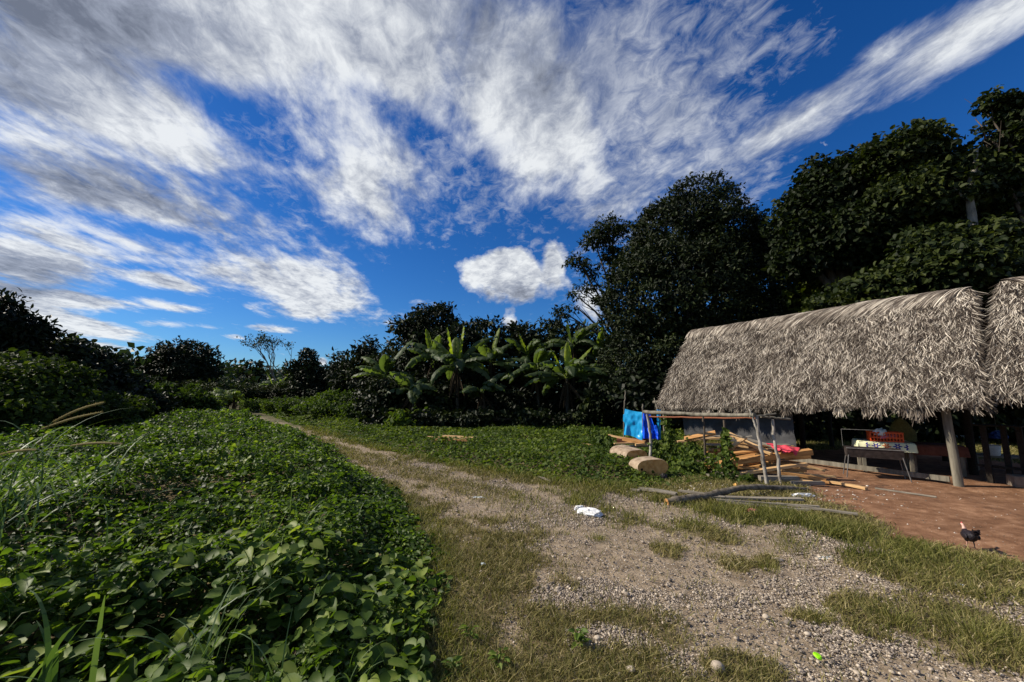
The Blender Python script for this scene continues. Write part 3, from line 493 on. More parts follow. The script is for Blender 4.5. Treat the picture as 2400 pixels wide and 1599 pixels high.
tree('dense_tree', 'dense dark tree right of the bare pale tree down the track', 'tree', bl, 4600, .5, 'dark', 2, .45, tr=.2, tint=(.1, .8))
tree('low_tree', 'low dark tree filling the gap right of the dense dark tree', 'tree', [B(775, 890, 48, 45, 28), B(800, 880, 50, 40, 24), B(770, 925, 46, 60, 20)], 3600, .5, 'dark', 2, .5, tr=.2)
bl = [B(595, 858, 62, 15, 14), B(588, 872, 62, 17, 8), B(605, 880, 62, 16, 6)]
tree('small_tree', 'small thin-crowned tree left of the bare pale tree', 'tree', bl, 420, .7, 'dark', 2, .35, tr=.12, sub=3)
# bare tree
c = pix(655, 905, 60); root = empty('bare_tree', (c[0], 60, 0), 'pale almost leafless tree standing far down the track', 'tree'); mt = MB(); tips = []
def grow(p, d, L, r, lv):
    e = p + d * L; mt.tube(np.stack([p, (p + e) / 2 + rng.normal(0, .04 * L, 3), e]), [r, r * .85, r * .7], 5 if lv > 1 else 7, cap=False)
    if lv >= 5: tips.append(e); return
    for k in range(2 if lv else 3): grow(e, unit(d + rng.normal(0, .42, 3) * np.array([1, .7, .5]) + np.array([0, 0, .12])), L * rng.uniform(.72, .9), r * .66, lv + 1)
grow(np.array([c[0], 60., 0.]), np.array([-.05, 0, 1.]), 2.75, .2, 0); adopt(root, mt, 'trunk', M['palebark'])
mb = MB(); tp = np.array(tips); P = tp[rng.integers(0, len(tp), 620)] + rng.normal(0, .3, (620, 3)); L = rng.uniform(.22, .42, 620); mb.leaves(P, rdir(620), rdir(620), L, L * .45, 2, rng.uniform(.1, .8, 620)); adopt(root, mb, 'crown', M['far'], False)
# round tree left of the road and its neighbours
bl = [B(425, 835, 45, 55, 36), B(380, 865, 45, 45, 40), B(465, 860, 45, 46, 45), B(420, 890, 45, 80, 45), B(410, 815, 45, 30, 18)]
tree('round_crowned_tree', 'round dark tree standing alone against the sky left of the track', 'tree', bl, 9500, .5, 'dark', 2, .45, tr=.3, tint=(.05, .8))
bl = [B(20, 735, 15, 36, 38), B(-40, 760, 15, 70, 60), B(70, 775, 15.5, 36, 25), B(30, 810, 15.5, 60, 40), B(-60, 850, 15, 100, 80), B(95, 765, 15.5, 18, 14)]
tree('edge_tree', 'dark tree with drooping leaves at the far left edge', 'tree', bl, 9000, .25, 'dark', 2, .3, tr=.2, tint=(.05, .8), bulk=.3)
bl = [B(130, 830, 18, 70, 32), B(200, 850, 19, 45, 32), B(60, 850, 17, 80, 40), B(150, 900, 18, 120, 55), B(250, 885, 20, 45, 45), B(240, 920, 19, 70, 45), B(160, 950, 17.5, 140, 40), B(320, 950, 21, 60, 26)]
tree('thicket_bush', 'dense dark thicket sloping down to the right on the left bank', 'bush', bl, 22000, .22, 'dark', 1, .35, tr=.1, aspect=.7, tint=(.05, 1.), clip0=.3, bulk=.2)
bl = [B(50, 860, 13.5, 70, 22), B(20, 905, 12.5, 90, 45), B(140, 890, 14, 50, 25), B(0, 960, 12, 130, 45), B(110, 955, 13, 90, 40), B(200, 955, 14.5, 70, 28), B(275, 960, 16, 55, 20)]
tree('sunlit_bush', 'bush with lighter green leaves in front of the far left tree', 'bush', bl, 17000, .14, 'bright', 1, .28, tr=.05, aspect=.85, tint=(.0, .75), clip0=.1, bulk=.2)
bl = [B(300, 900, 27, 40, 22), B(340, 915, 26, 50, 26), B(280, 930, 24, 50, 30)]
tree('rounded_bush', 'rounded bush between the thicket and the creeper mound', 'bush', bl, 5500, .25, 'mid', 1, .3, tr=.05, aspect=.7, clip0=.2)
bl = [B(400, 930, 26, 60, 28), B(450, 945, 26, 40, 20), B(360, 945, 25, 50, 26), B(490, 955, 27, 25, 12)]
tree('creeper_mound', 'creeper-covered mound at the left of the track bend', 'bush', bl, 9000, .2, 'vine2', 1, .25, tr=.05, aspect=.85, tint=(.0, .6), clip0=.2, bulk=.2)
bl = [B(500, 920, 40, 50, 22), B(450, 915, 42, 40, 20), B(560, 925, 48, 50, 20), B(620, 925, 50, 45, 18), B(660, 920, 50, 35, 18)]
tree('far_bushes', 'low dark scrub crossing behind the end of the track', 'scrub', bl, 7000, .42, 'mid', 2, .4, tr=.05, tint=(.05, .9), clip0=.2)
bl = [B(720, 950, 33, 60, 14), B(800, 945, 31, 70, 22), B(760, 960, 28, 60, 12), B(870, 960, 27, 60, 22), B(660, 950, 38, 40, 12), B(610, 948, 42, 40, 9)]
tree('bank_scrub', 'light green scrub along the right bank of the distant track', 'scrub', bl, 12000, .2, 'vine2', 1, .3, tr=.04, aspect=.8, tint=(.05, .7), clip0=.1, bulk=.2)
bl = [B(955, 980, 20.5, 32, 22), B(940, 1000, 20, 28, 14)]
tree('young_bush', 'small bright bush with broad leaves at the foot of the banana plants', 'bush', bl, 900, .26, 'vine2', 1, .28, tr=.03, aspect=.8, tint=(.3, .9), clip0=.1)
bl = [B(900, 945, 22.5, 40, 40), B(870, 930, 24, 30, 30), B(1040, 950, 22.8, 55, 50), B(1020, 985, 22, 70, 22), B(900, 985, 22, 40, 22)]
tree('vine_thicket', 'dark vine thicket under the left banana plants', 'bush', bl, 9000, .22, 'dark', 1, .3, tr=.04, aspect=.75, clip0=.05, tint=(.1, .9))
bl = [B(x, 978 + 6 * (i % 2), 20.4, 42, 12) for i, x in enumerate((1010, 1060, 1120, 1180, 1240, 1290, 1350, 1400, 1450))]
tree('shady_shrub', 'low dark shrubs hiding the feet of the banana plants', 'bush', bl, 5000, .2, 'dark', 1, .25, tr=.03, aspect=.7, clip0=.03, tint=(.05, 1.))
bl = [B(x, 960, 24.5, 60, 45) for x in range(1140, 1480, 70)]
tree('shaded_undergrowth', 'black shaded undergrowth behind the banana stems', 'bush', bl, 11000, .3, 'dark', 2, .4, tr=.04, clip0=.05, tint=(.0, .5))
# distant forest band
mb = MB(); 
for (n_, Y0, Y1, top, sz) in ((16000, 90, 150, 9, 1.1), (14000, 160, 260, 15, 1.8)):
    x = rng.uniform(-1.5, 1.3, n_) ; Y = rng.uniform(Y0, Y1, n_); X = x * Y; hh = top * (.55 + .7 * fbm(np.column_stack([X * .05, Y * .02]), 3)); z = hh * rng.random(n_)**.6
    P = np.column_stack([X, Y, z]); L = sz * rng.uniform(.6, 1.3, n_); mb.leaves(P, rdir(n_), unit(rdir(n_) + np.array([0, -.4, .7])), L, L * .7, 0, rng.uniform(.1, .9, n_))
for sx, ang in ((-60, 0),):
    n_ = 9000; X = rng.uniform(-75, -38, n_); Y = rng.uniform(5, 80, n_); z = 7 * (.5 + .7 * fbm(np.column_stack([X, Y]) * .1, 2)) * rng.random(n_)**.5; L = rng.uniform(.6, 1.2, n_); mb.leaves(np.column_stack([X, Y, z]), rdir(n_), rdir(n_), L, L * .7, 0, rng.uniform(.1, .9, n_))
tag(mb.build('treeline', M['far'], smooth=False), 'distant dark forest edge along the horizon', 'forest', kind='stuff')
# ------------------------------------------------------------------ banana plants
def banana_leaf(p0, az, e0, bend, L, W, tint, dead=False, tear=.5, K=22, twist=0):
    if tint >= 0: L, W = L * 1.05, W * 1.22
    mb = MB(); t = np.linspace(0, 1, K); el = e0 - bend * t**1.3; ds = L / (K - 1)
    h = np.array([math.cos(az), math.sin(az), 0]); up = np.array([0, 0, 1.]); T = np.cos(el)[:, None] * h + np.sin(el)[:, None] * up
    C = p0 + np.concatenate([[np.zeros(3)], np.cumsum(T[:-1] * ds, 0)]); side = np.array([-math.sin(az), math.cos(az), 0]); Nn = np.cross(side, T) * -1; Nn = np.where((Nn[:, 2:3] < 0) & (e0 > 0), Nn, Nn)
    Nn = unit(np.cross(T, side)); 
    q = np.clip((t - .14) / .86, 0, 1); w = W * np.sin(math.pi * q**.8)**.55 * (q < 1) * (q > 0); mb.tube(C, np.linspace(.028, .006, K), 5, tint=min(1, tint + .25), mi=0)
    for sg in (-1, 1):
        k = 3
        while k < K - 1:
            g_ = int(rng.integers(2, 7)) if rng.random() < tear else 6; e = min(K - 1, k + g_); a = rng.normal(.28 if not dead else -1.1, .28 * (tear + .15)); dr = 0
            idx = np.arange(k, e + 1); m = len(idx); cols = []
            for f in (0, .35, .7, 1.0):
                ang = a - f * f * (.55 + .5 * tear); rip = .03 * W * np.sin(idx * 2.1 + sg) * f * 3
                sh = np.linspace(-1, 1, m) * (-.02) * f * (1 if tear > .2 else 0); cols.append(C[idx] + side * sg * (w[idx] * f)[:, None] * math.cos(ang) + Nn[idx] * ((w[idx] * f) * math.sin(ang) + rip)[:, None] + T[idx] * (sh + .18 * w[idx] * f)[:, None])
            V = np.stack(cols, 1).reshape(-1, 3); i = (np.arange(m - 1)[:, None] * 4 + np.arange(3)[None]).ravel()
            mb.add(V, np.stack([i, i + 1, i + 5, i + 4], -1), np.clip(tint + rng.normal(0, .05), 0, 1)); k = e
    return mb
def banana(px, py, Y, specs, label, stem=True, rs=.13):
    c = pix(px, py, Y); root = empty('banana_plant', (c[0], c[1], 0), label, 'banana plant', 'banana plants at the edge of the clearing')
    mb = MB(); K = 6; t = np.linspace(0, 1, K)[:, None]; b = np.array([c[0] + rng.normal(0, .15), c[1], -.1]); P = b + (c - b) * t; mb.tube(P, np.linspace(rs, rs * .55, K), 10); o = adopt(root, mb, 'stem', M['stem'])
    for (ax, e0, bend, L, W, tint, tear) in specs:
        m_ = banana_leaf(c + rng.normal(0, .04, 3), R(ax), R(e0), R(bend), L, W, tint, tear=tear, dead=tint < 0); adopt(root, m_, 'leaf', M['deadleaf'] if tint < 0 else M['banana'])
    return root
M['stem'] = solid('banana stem', (.012, .014, .007), (.06, .05, .03), 5, .7, .3, (1, 1, .3))
def many(n, Lm=2.2, up=2, seed=0, tq=.35):
    r_ = np.random.default_rng(seed); sp = []
    n += 5; up = min(up, 1) if Lm > 2.25 else 0
    for i in range(n):
        a = i * 137.5 + r_.uniform(-20, 20); sp.append((a, r_.uniform(8, 66), r_.uniform(50, 115), Lm * r_.uniform(.8, 1.1), .30 * r_.uniform(.85, 1.15), tq + r_.uniform(-.15, .2), r_.uniform(.4, 1.)))
    for i in range(up): sp.append((r_.uniform(0, 360), r_.uniform(70, 84), r_.uniform(5, 25), Lm * r_.uniform(.75, 1.), .24, .7, .05))
    sp += [(r_.uniform(0, 360), -60, 20, 1.2, .12, -.3, .9), (r_.uniform(0, 360), -70, 15, 1.4, .12, -.3, .9)] + [(r_.uniform(0, 360), r_.uniform(-78, -40), 20, 1.7, .16, -.3, .9) for _ in range(4)]
    return sp
banana(1070, 862, 22, many(9, 2.5, 0, 1) + [(190, 82, 6, 2.2, .34, .82, .0), (10, 84, 4, 2.2, .30, .8, .0), (165, 62, 35, 2.2, .34, .62, .1), (100, 70, 20, 2., .3, .6, .1)], 'tall banana plant with two broad upright bright leaves')
banana(1329, 888, 21.5, many(9, 2.3, 0, 2) + [(90, 88, 4, 1.9, .17, .95, .0), (165, 68, 12, 1.7, .2, .9, .0), (8, 58, 20, 2.1, .26, .75, .1), (25, 35, 45, 2.2, .3, .45, .3)], 'banana plant with a single rolled bright leaf in the middle of the clump')
banana(903, 885, 23, many(7, 2.1, 0, 3) + [(20, 65, 25, 2.6, .34, .4, .1), (175, 25, 60, 2., .28, .5, .3)], 'leftmost banana plant leaning over the bank')
banana(968, 915, 22, many(7, 1.7, 1, 4), 'short banana plant in front of the tall one with bright leaves', rs=.09)
banana(1236, 840, 25, many(8, 2.2, 2, 5) + [(160, 75, 15, 1.6, .22, .85, .1)], 'banana plant standing far back in the middle of the clump')
banana(1342, 815, 25, many(7, 2.3, 0, 6) + [(170, 84, 6, 2.0, .26, .3, .3), (20, 64, 12, 2.1, .26, .3, .3), (30, 40, 20, 2.6, .3, .5, .4)], 'highest banana plant with dull torn upright leaves against the sky')
banana(1444, 885, 21.5, many(5, 2.0, 0, 7) + [(12, 45, 20, 2.3, .26, .6, .4), (185, 15, 50, 2.1, .28, .5, .6), (90, 80, 10, 1.3, .1, .7, 0)], 'rightmost banana plant reaching toward the thatched roof')
banana(1490, 905, 21, many(5, 1.9, 0, 21) + [(170, 30, 50, 2.2, .26, .5, .5), (200, 10, 60, 2.0, .26, .4, .6)], 'banana plant half hidden against the rounded dark tree')
banana(1132, 918, 21.5, many(6, 1.6, 0, 8), 'small banana plant in the shade between the two bright ones', rs=.08)
banana(1258, 868, 23.5, many(7, 2.3, 0, 9) + [(180, 22, 35, 2.5, .24, .55, .7), (175, 10, 60, 2.3, .26, .5, .6)], 'banana plant with long level torn leaves reaching left')
banana(1020, 845, 25.5, many(7, 2.3, 1, 10), 'banana plant behind the tall bright-leaved one')
banana(1150, 850, 25, many(7, 2.4, 1, 12), 'banana plant hidden in the middle of the clump')
banana(1400, 850, 24.5, many(7, 2.3, 1, 13), 'banana plant behind the rightmost one')
banana(120, 815, 19, [(10, 22, 25, 1.5, .15, .3, .8), (-5, 34, 25, 1.6, .15, .3, .8), (20, 10, 25, 1.5, .15, .3, .7), (150, 40, 60, 1.5, .16, .3, .7), (200, 50, 60, 1.5, .16, .3, .6)], 'banana plant with torn leaves above the left thicket')
banana(235, 885, 20.5, many(5, 1.6, 0, 14, .5), 'banana plant low at the right end of the left thicket', rs=.08)
banana(118, 938, 12.5, [(15, 12, 50, .6, .14, .05, .9), (190, 20, 60, .45, .10, .0, .7), (60, 30, 60, .4, .10, .0, .5)], 'small pale torn banana plant in front of the left thicket', rs=.03)
for i, (x, y, Y) in enumerate(((525, 925, 36), (505, 935, 33), (548, 932, 36))): banana(x, y, Y, many(5, 1.25, 0, 30 + i, .55), ('pale banana plant beside the end of the track', 'nearest of the pale banana plants at the track bend', 'right one of the pale banana plants at the track bend')[i], rs=.08)
banana(640, 905, 52, many(5, 2.4, 3, 40, .5), 'upright banana plant below the bare tree', rs=.1); banana(665, 900, 54, many(5, 2.4, 3, 41, .6), 'banana plant right under the bare tree trunk', rs=.1)
# ------------------------------------------------------------------ tall grass at the left edge, seed heads
def ribbon_path(p, az, e0, bend, L, K=9):
    t = np.linspace(0, 1, K); el = e0 - bend * t**1.4; h = np.array([math.cos(az), math.sin(az), 0]); T = np.cos(el)[:, None] * h + np.sin(el)[:, None] * np.array([0, 0, 1.])
    return p + np.concatenate([[np.zeros(3)], np.cumsum(T[:-1] * L / (K - 1), 0)])
c = np.array([-4.5, 3.6, 0]); root = empty('fountain_grass', c, 'tall fountain grass with four straw-coloured seed heads at the left edge', 'grass plant')
mb = MB(); Ps, Ss = [], []
for i in range(110):
    a = rng.uniform(0, 6.3); Pth = ribbon_path(c + np.array([rng.normal(0, .32), rng.normal(0, .3), rng.uniform(.75, 1.3)]), a, R(rng.uniform(40, 85)), R(rng.uniform(60, 150)), rng.uniform(.5, 1.0)); Ps.append(Pth); Ss.append([-math.sin(a), math.cos(a), rng.normal(0, .25)])
Ps = np.array(Ps); tt = np.linspace(0, 1, 9); mb.ribbons(Ps, unit(np.array(Ss)), np.outer(rng.uniform(.005, .011, len(Ps)), 1 - .9 * tt**2), rng.uniform(.2, 1, len(Ps))); adopt(root, mb, 'blades', M['tallgrass'], False)
for (x0, y0, x1, y1, Y, sag) in ((124, 989, 241, 944, 3.35, .02), (96, 1006, 239, 966, 3.5, .015), (165, 1045, 287, 1041, 3.3, .015), (86, 1054, -2, 1066, 3.1, .01)):
    A, Bq = pix(x0, y0, Y), pix(x1, y1, Y); t = np.linspace(0, 1, 14)[:, None]; P = A + (Bq - A) * t + np.array([0, 0, 1.]) * sag * np.sin(t * math.pi); mb = MB(); mb.tube(P, .009 * np.sin(np.linspace(.25, math.pi - .15, 14))**.6, 8, .6)
    n_ = 900; u = rng.random(n_); Q = A + (Bq - A) * u[:, None] + np.array([0, 0, 1.]) * (sag * np.sin(u * math.pi))[:, None]; D = unit(unit(Bq - A) * .9 + rdir(n_) * .8); E = Q + D * rng.uniform(.012, .022, n_)[:, None]
    mb.ribbons(np.stack([Q, E], 1), rdir(n_), np.tile([.0007, .0003], (n_, 1)), rng.uniform(.3, 1, n_)); adopt(root, mb, 'seed_head', M['seed'], False)
    mb = MB(); bs = c + np.array([rng.normal(0, .1), rng.normal(0, .1), .9]); K = 10; t = np.linspace(0, 1, K)[:, None]; mid = (bs + A) / 2 + np.array([-.1, 0, .35]); P = (1 - t)**2 * bs + 2 * t * (1 - t) * mid + t * t * A; mb.tube(P, .0022, 5, .6); adopt(root, mb, 'stalk', M['tallgrass'])
def blades(cx, cy, n, L, label, w=.007, spread=.12, z0=.2, el=(55, 88)):
    mb = MB(); Ps, Ss = [], []
    for i in range(n):
        a = rng.uniform(0, 6.3); Ps.append(ribbon_path(np.array([cx + rng.normal(0, spread), cy + rng.normal(0, spread), z0]), a, R(rng.uniform(*el)), R(rng.uniform(15, 110)), L * rng.uniform(.6, 1.15))); Ss.append([-math.sin(a), math.cos(a), rng.normal(0, .3)])
    Ps = np.array(Ps); mb.ribbons(Ps, unit(np.array(Ss)), np.outer(rng.uniform(.5, 1.2, n) * w, 1 - .9 * tt**2), rng.uniform(.2, .9, n)); o = mb.build('grass_clump', M['tallgrass'], smooth=False, loc=(cx, cy, 0)); tag(o, label, 'grass clump', 'tall grass clumps in the creeper')
p = gpt(470, 1520, .4); blades(p[0], p[1], 16, .75, 'long grass blades sprouting from the dark hollow in the creeper', .008, .07)
p = gpt(120, 1590, .6); blades(p[0], p[1], 9, .6, 'broad grass blades in the lower left corner', .014, .08, .5)
p = gpt(650, 1590, .3); blades(p[0], p[1], 8, .45, 'short grass blades near the bottom edge of the creeper', .006, .1)
p = gpt(830, 1590, .25); blades(p[0], p[1], 9, .4, 'thin grass blades near the creeper edge at the bottom', .005, .1)
p = gpt(560, 1300, .5); blades(p[0], p[1], 7, .35, 'grass blades crossing above the creeper in the middle of the bank', .006, .25, .4)
p = gpt(230, 1260, .6); blades(p[0], p[1], 9, .45, 'grass blades below the fountain grass', .006, .3, .5, (30, 80))
p = gpt(700, 1210, .5); blades(p[0], p[1], 14, .45, 'thin grass blades on the upper creeper slope', .005, .4, .4)
def weed(px, py, n, L, label, sz=.06):
    c = gpt(px, py); mb = MB(); a = rng.uniform(0, 6.3, n); z = rng.uniform(.02, L, n); P = np.column_stack([c[0] + np.cos(a) * .05 * rng.random(n), c[1] + np.sin(a) * .05 * rng.random(n), z + gz(c[None, :2])[0]])
    Lf = rng.uniform(.6, 1.1, n) * sz; mb.leaves(P, np.column_stack([np.cos(a), np.sin(a), rng.uniform(-.2, .5, n)]), np.tile([0, 0, 1.], (n, 1)) + rdir(n) * .3, Lf, Lf * .6, 1, rng.uniform(.4, 1, n)); mb.tube(np.array([c, c + [0.01, 0, L]]), .003, 5, .4)
    tag(mb.build('weed', M['vine'], smooth=False, loc=c), label, 'weed', 'small weeds in the dry grass')
for a in [(1102, 1500, 14, .14, 'heart-leaved creeper shoot at the edge of the dry grass'), (1170, 1560, 22, .12, 'leafy creeper shoot in the dry grass at the bottom'), (1358, 1510, 26, .12, 'small bright green weed in the dry grass beside the pale stone', .07), (1060, 1580, 20, .1, 'creeper shoot in the lower corner of the creeper bank')]: weed(*a)
# ------------------------------------------------------------------ thatched huts
def w3(s, w, z): q = hut(s, w); return np.array([q[0], q[1], z])
def roof(root, s0e, s0r, s1e, s1r, we, wr, ze0, ze1, zr, nst, sweep, seedv, nridge, leftside=True):
    # front slope from eave (w=we) to ridge (w=wr); s0 = far/left end, s1 = near/right end
    nrm = unit(np.array([-HB[0] * (zr - ze1), -HB[1] * (zr - ze1), (wr - we)])); A3 = np.array([HA[0], HA[1], 0])
    def Sf(a, t):
        e = np.stack([w3(s0e + (s1e - s0e) * x, we, ze0 + (ze1 - ze0) * x) for x in a]) if False else None
        se = s0e + (s1e - s0e) * a; sr = s0r + (s1r - s0r) * a; s_ = se + (sr - se) * t; w_ = we + (wr - we) * t; z_ = (ze0 + (ze1 - ze0) * a) * (1 - t) + zr * t
        bul = .10 * np.sin(t * math.pi) + .05 * (fbm(np.column_stack([s_ * 2.6, t * 6]), 2) - .5) + .08 * (fbm(np.column_stack([s_ * .7, t * 3]), 2) - .5); dip = -.05 * (fbm(np.column_stack([s_ * .6 + 40, t * 0]), 2) - .5) * t
        q = HP + HA * s_[:, None] + HB * w_[:, None]; return np.column_stack([q, z_ + dip]) + nrm * bul[:, None]
    mb = MB(); na, ntt = 30, 14; a, t = np.meshgrid(np.linspace(0, 1, na), np.linspace(0, 1, ntt)); V = Sf(a.ravel(), t.ravel()); i = (np.arange(ntt - 1)[:, None] * na + np.arange(na - 1)[None]).ravel(); q = np.stack([i, i + 1, i + na + 1, i + na], -1)
    mb.add(V, q); mb.add(V - nrm * .22, q[:, ::-1])
    # rear slope
    V2 = V.copy(); rel = (V2[:, :2] - HP) @ HB; V2[:, :2] += HB * (2 * (wr - rel))[:, None]; mb.add(V2, q[:, ::-1]); mb.add(V2 - np.array([-nrm[0], -nrm[1], nrm[2]]) * .22, q)
    adopt(root, mb, 'roof_base', M['under'])  # base coloured dark to give shadow gaps between the strands
    # strands of the thatch, laid in courses
    down = unit(Sf(np.full(50, .5), np.full(50, .2)) - Sf(np.full(50, .5), np.full(50, .8)))[0]
    n = nst; a = rng.random(n); t = 1 - (np.floor(rng.random(n) * 26) + rng.normal(.5, .22, n)) / 26; t = np.clip(t, 0, .985); P0 = Sf(a, t)
    lat = rng.normal(0, .13, n) + .65 * (fbm(np.column_stack([a * 14, t * 5]) + seedv, 2) - .5); D = unit(down + A3 * lat[:, None] + nrm * rng.uniform(.02, .42, n)[:, None])
    L = rng.uniform(.09, .26, n); K = 4; u = np.linspace(0, 1, K); curl = rng.normal(0, .10, n)
    P = P0[:, None] + D[:, None] * (u[None, :, None] * L[:, None, None]) + A3 * ((u**2)[None] * curl[:, None])[..., None] - np.array([0, 0, 1.]) * ((u**2)[None] * .06)[..., None] + nrm * .03
    side = unit(np.cross(D, nrm + rdir(n) * .5)); W = rng.uniform(.003, .0085, n)[:, None] * (1 - .7 * u**2)[None]; mb = MB()
    course = _h(np.floor(t * 26), np.floor(a * 60), np.zeros(n)); mb.ribbons(P, side, W, np.clip(np.where(rng.random(n) < .42, .02 + .3 * rng.random(n), .35 + .68 * rng.random(n)) + .2 * (course - .5), 0, 1))
    # hanging eave fringe
    n = int(nst * .10); a = rng.random(n); t = rng.uniform(-.01, .09, n); P0 = Sf(a, np.clip(t, 0, 1)); lock = fbm(np.column_stack([a * 55, a * 0]), 2); L = (.10 + .42 * lock**1.4) * rng.uniform(.5, 1.2, n)
    D = unit(down * .55 + np.array([0, 0, -.8]) + A3 * (rng.normal(0, .16, n) + .5 * (vn(np.column_stack([a * 70, a * 0])) - .5))[:, None] + nrm * rng.normal(.02, .12, n)[:, None])
    K = 5; u = np.linspace(0, 1, K); P = P0[:, None] + D[:, None] * (u[None, :, None] * L[:, None, None]) + A3 * ((u**2)[None] * rng.normal(0, .04, n)[:, None])[..., None] - nrm * .02; side = unit(np.cross(D, nrm + rdir(n) * .6))
    mb.ribbons(P, side, rng.uniform(.007, .016, n)[:, None] * (1 - .7 * u**2)[None], np.clip(.2 + .7 * rng.random(n), 0, 1))
    # verge strands along both sloping ends
    for aa, sg in ((0., 1.), (1., -1.)):
        n = int(nst * .018); t = rng.random(n); P0 = Sf(np.full(n, aa), t) - nrm * rng.uniform(0, .2, n)[:, None]; D = unit(down * .9 + A3 * (sg * rng.uniform(.1, .6, n))[:, None] + rdir(n) * .2); L = rng.uniform(.12, .3, n)
        P = P0[:, None] + D[:, None] * (u[None, :, None] * L[:, None, None]); mb.ribbons(P, unit(np.cross(D, rdir(n))), rng.uniform(.006, .014, n)[:, None] * (1 - .7 * u**2)[None], np.clip(.1 + .7 * rng.random(n), 0, 1))
    # rear slope strands near ridge (seen as rim) 
    adopt(root, mb, 'thatch', M['thatch'], False)
    # combed ridge layer
    mb = MB(); n = nridge; a = np.sort(rng.random(n)); P0 = Sf(a, np.full(n, 1.0)) + nrm * .03 + np.array([0, 0, .03]); K = 8; u = np.linspace(0, 1, K)
    hook = sweep(a); L = rng.uniform(.34, .62, n) * (1 + .25 * np.abs(hook)); back = np.array([HB[0], HB[1], 0])
    latc = hook[:, None] * (u[None] * 1.0 - .25 * u[None]**2) * L[:, None] * .9 + rng.normal(0, .04, n)[:, None] * u[None]
    P = P0[:, None] + down * (L[:, None] * (u[None]**1.25))[..., None] + A3 * latc[..., None] + back * ((1 - u)[None]**3 * .12)[..., None] - np.array([0, 0, 1.]) * ((1 - u)[None]**3 * .02)[..., None] + nrm * (.05 * np.sin(u * 2.4) + rng.uniform(0, .04, n)[:, None])[..., None]
    tg = unit(np.gradient(P, axis=1)); side = unit(np.cross(tg, nrm)); mb.ribbons(P, side, rng.uniform(.006, .013, n)[:, None] * (1 - .6 * u**3)[None], np.clip(.25 + .7 * rng.random(n), 0, 1))
    # ridge roll
    aa = np.linspace(0, 1, 30); pr_ = Sf(aa, np.full(30, 1.)) + np.array([0, 0, -.0]); mb.tube(pr_ - np.array([0, 0, .06]), .07, 8, .2)
    adopt(root, mb, 'ridge', M['thatch'], False)
    return Sf
h1 = empty('thatched_hut', w3(3.5, 1.5, 0), 'long open hut with a weathered grey palm thatch roof, left of the roof gap', 'hut')
sw1 = lambda a: np.where(a < .42, .25 + .5 * vn(np.column_stack([a * 9, a * 0])), np.interp(a, [.42, .5, .9, 1], [.4, 1.5, 1.6, .9]))
roof(h1, 7.5, 7.65, -.62, -.2, -.42, 2.11, 1.52, 1.84, 4.6, 112000, sw1, 3, 3600)
h2 = empty('thatched_hut', w3(-3, 1.5, 0), 'thatched hut at the right edge, its palm roof beginning beyond the dark gap', 'hut')
roof(h2, -.66, -.66, -6, -6, -.15, 2.2, 2.08, 2.1, 4.66, 52000, lambda a: -1.3 + .6 * a, 9, 2600)
def post(root, s, w, h, r=.085, lean=0, mat='post', name='post'):
    mb = MB(); b = w3(s, w, -.15); t_ = w3(s + lean, w, h); K = 6; u = np.linspace(0, 1, K)[:, None]; P = b + (t_ - b) * u + rng.normal(0, .012, (K, 3)); mb.tube(P, r * (1.05 - .12 * u[:, 0]), 9); return adopt(root, mb, name, M[mat])
post(h1, 0, 0, 2.0, .08, .05); post(h1, 7.7, .1, 1.9, .06)
for s in (1.2, 4.0, 6.8): post(h1, s, 4.3, 2.2, .07, mat='under')  # rear and middle posts coloured near black for the shade inside
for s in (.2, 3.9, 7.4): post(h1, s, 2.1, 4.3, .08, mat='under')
post(h2, -1.15, .3, 2.4, .13); post(h2, -1.0, 4.3, 2.2, .08, mat='under'); post(h2, -.9, 2.3, 4.3, .08, mat='under'); post(h2, -4.5, .3, 2.4, .13)
mb = MB(); mb.tube(np.array([w3(-.3, 0, 1.78), w3(8.1, 0, 1.62)]), .06, 8); adopt(h1, mb, 'eave_beam', M['post'])
mb = MB(); mb.tube(np.array([w3(-.3, 4.2, 1.9), w3(8.1, 4.2, 1.75)]), .06, 8); adopt(h1, mb, 'eave_beam', M['post'])
for s in np.linspace(.2, 7.6, 8):
    for ww, zz in ((-.2, 1.7), (4.4, 1.7)): mb = MB(); mb.tube(np.array([w3(s, ww, zz), w3(s, 2.11, 4.42)]), .035, 6); adopt(h1, mb, 'rafter', M['post'])
for s in (0, 7.6): mb = MB(); mb.tube(np.array([w3(s, 0, 1.95), w3(s, 4.3, 1.95)]), .05, 7); adopt(h1, mb, 'tie_beam', M['post'])
mb = MB(); mb.tube(np.array([w3(-.7, .3, 2.1), w3(-6, .3, 2.1)]), .06, 8); adopt(h2, mb, 'eave_beam', M['post'])
mb = MB(); a0, a1 = w3(.12, .05, .10), w3(3.6, .05, .14); mb.box((a0 + a1) / 2, (3.45, .05, .11), math.atan2(HA[1], HA[0])); adopt(h1, mb, 'sill_board', M['post'], False)
# dark frames standing inside between the huts
mb = MB()
for s, w in ((-.25, 1.1), (-.5, 1.35), (-.72, 1.35)): mb.box(w3(s, w, .62), (.09, .09, 1.24), .5)
mb.box(w3(-.45, 1.25, 1.26), (.7, .4, .03), math.atan2(HA[1], HA[0])); mb.box(w3(-.45, 1.25, .35), (.8, .06, .05), math.atan2(HA[1], HA[0]))
o = mb.build('wooden_stand', M['under'], smooth=False, loc=w3(-.45, 1.25, 0)); tag(o, 'dark tall wooden stand inside the hut right of the grey front post', 'stand')
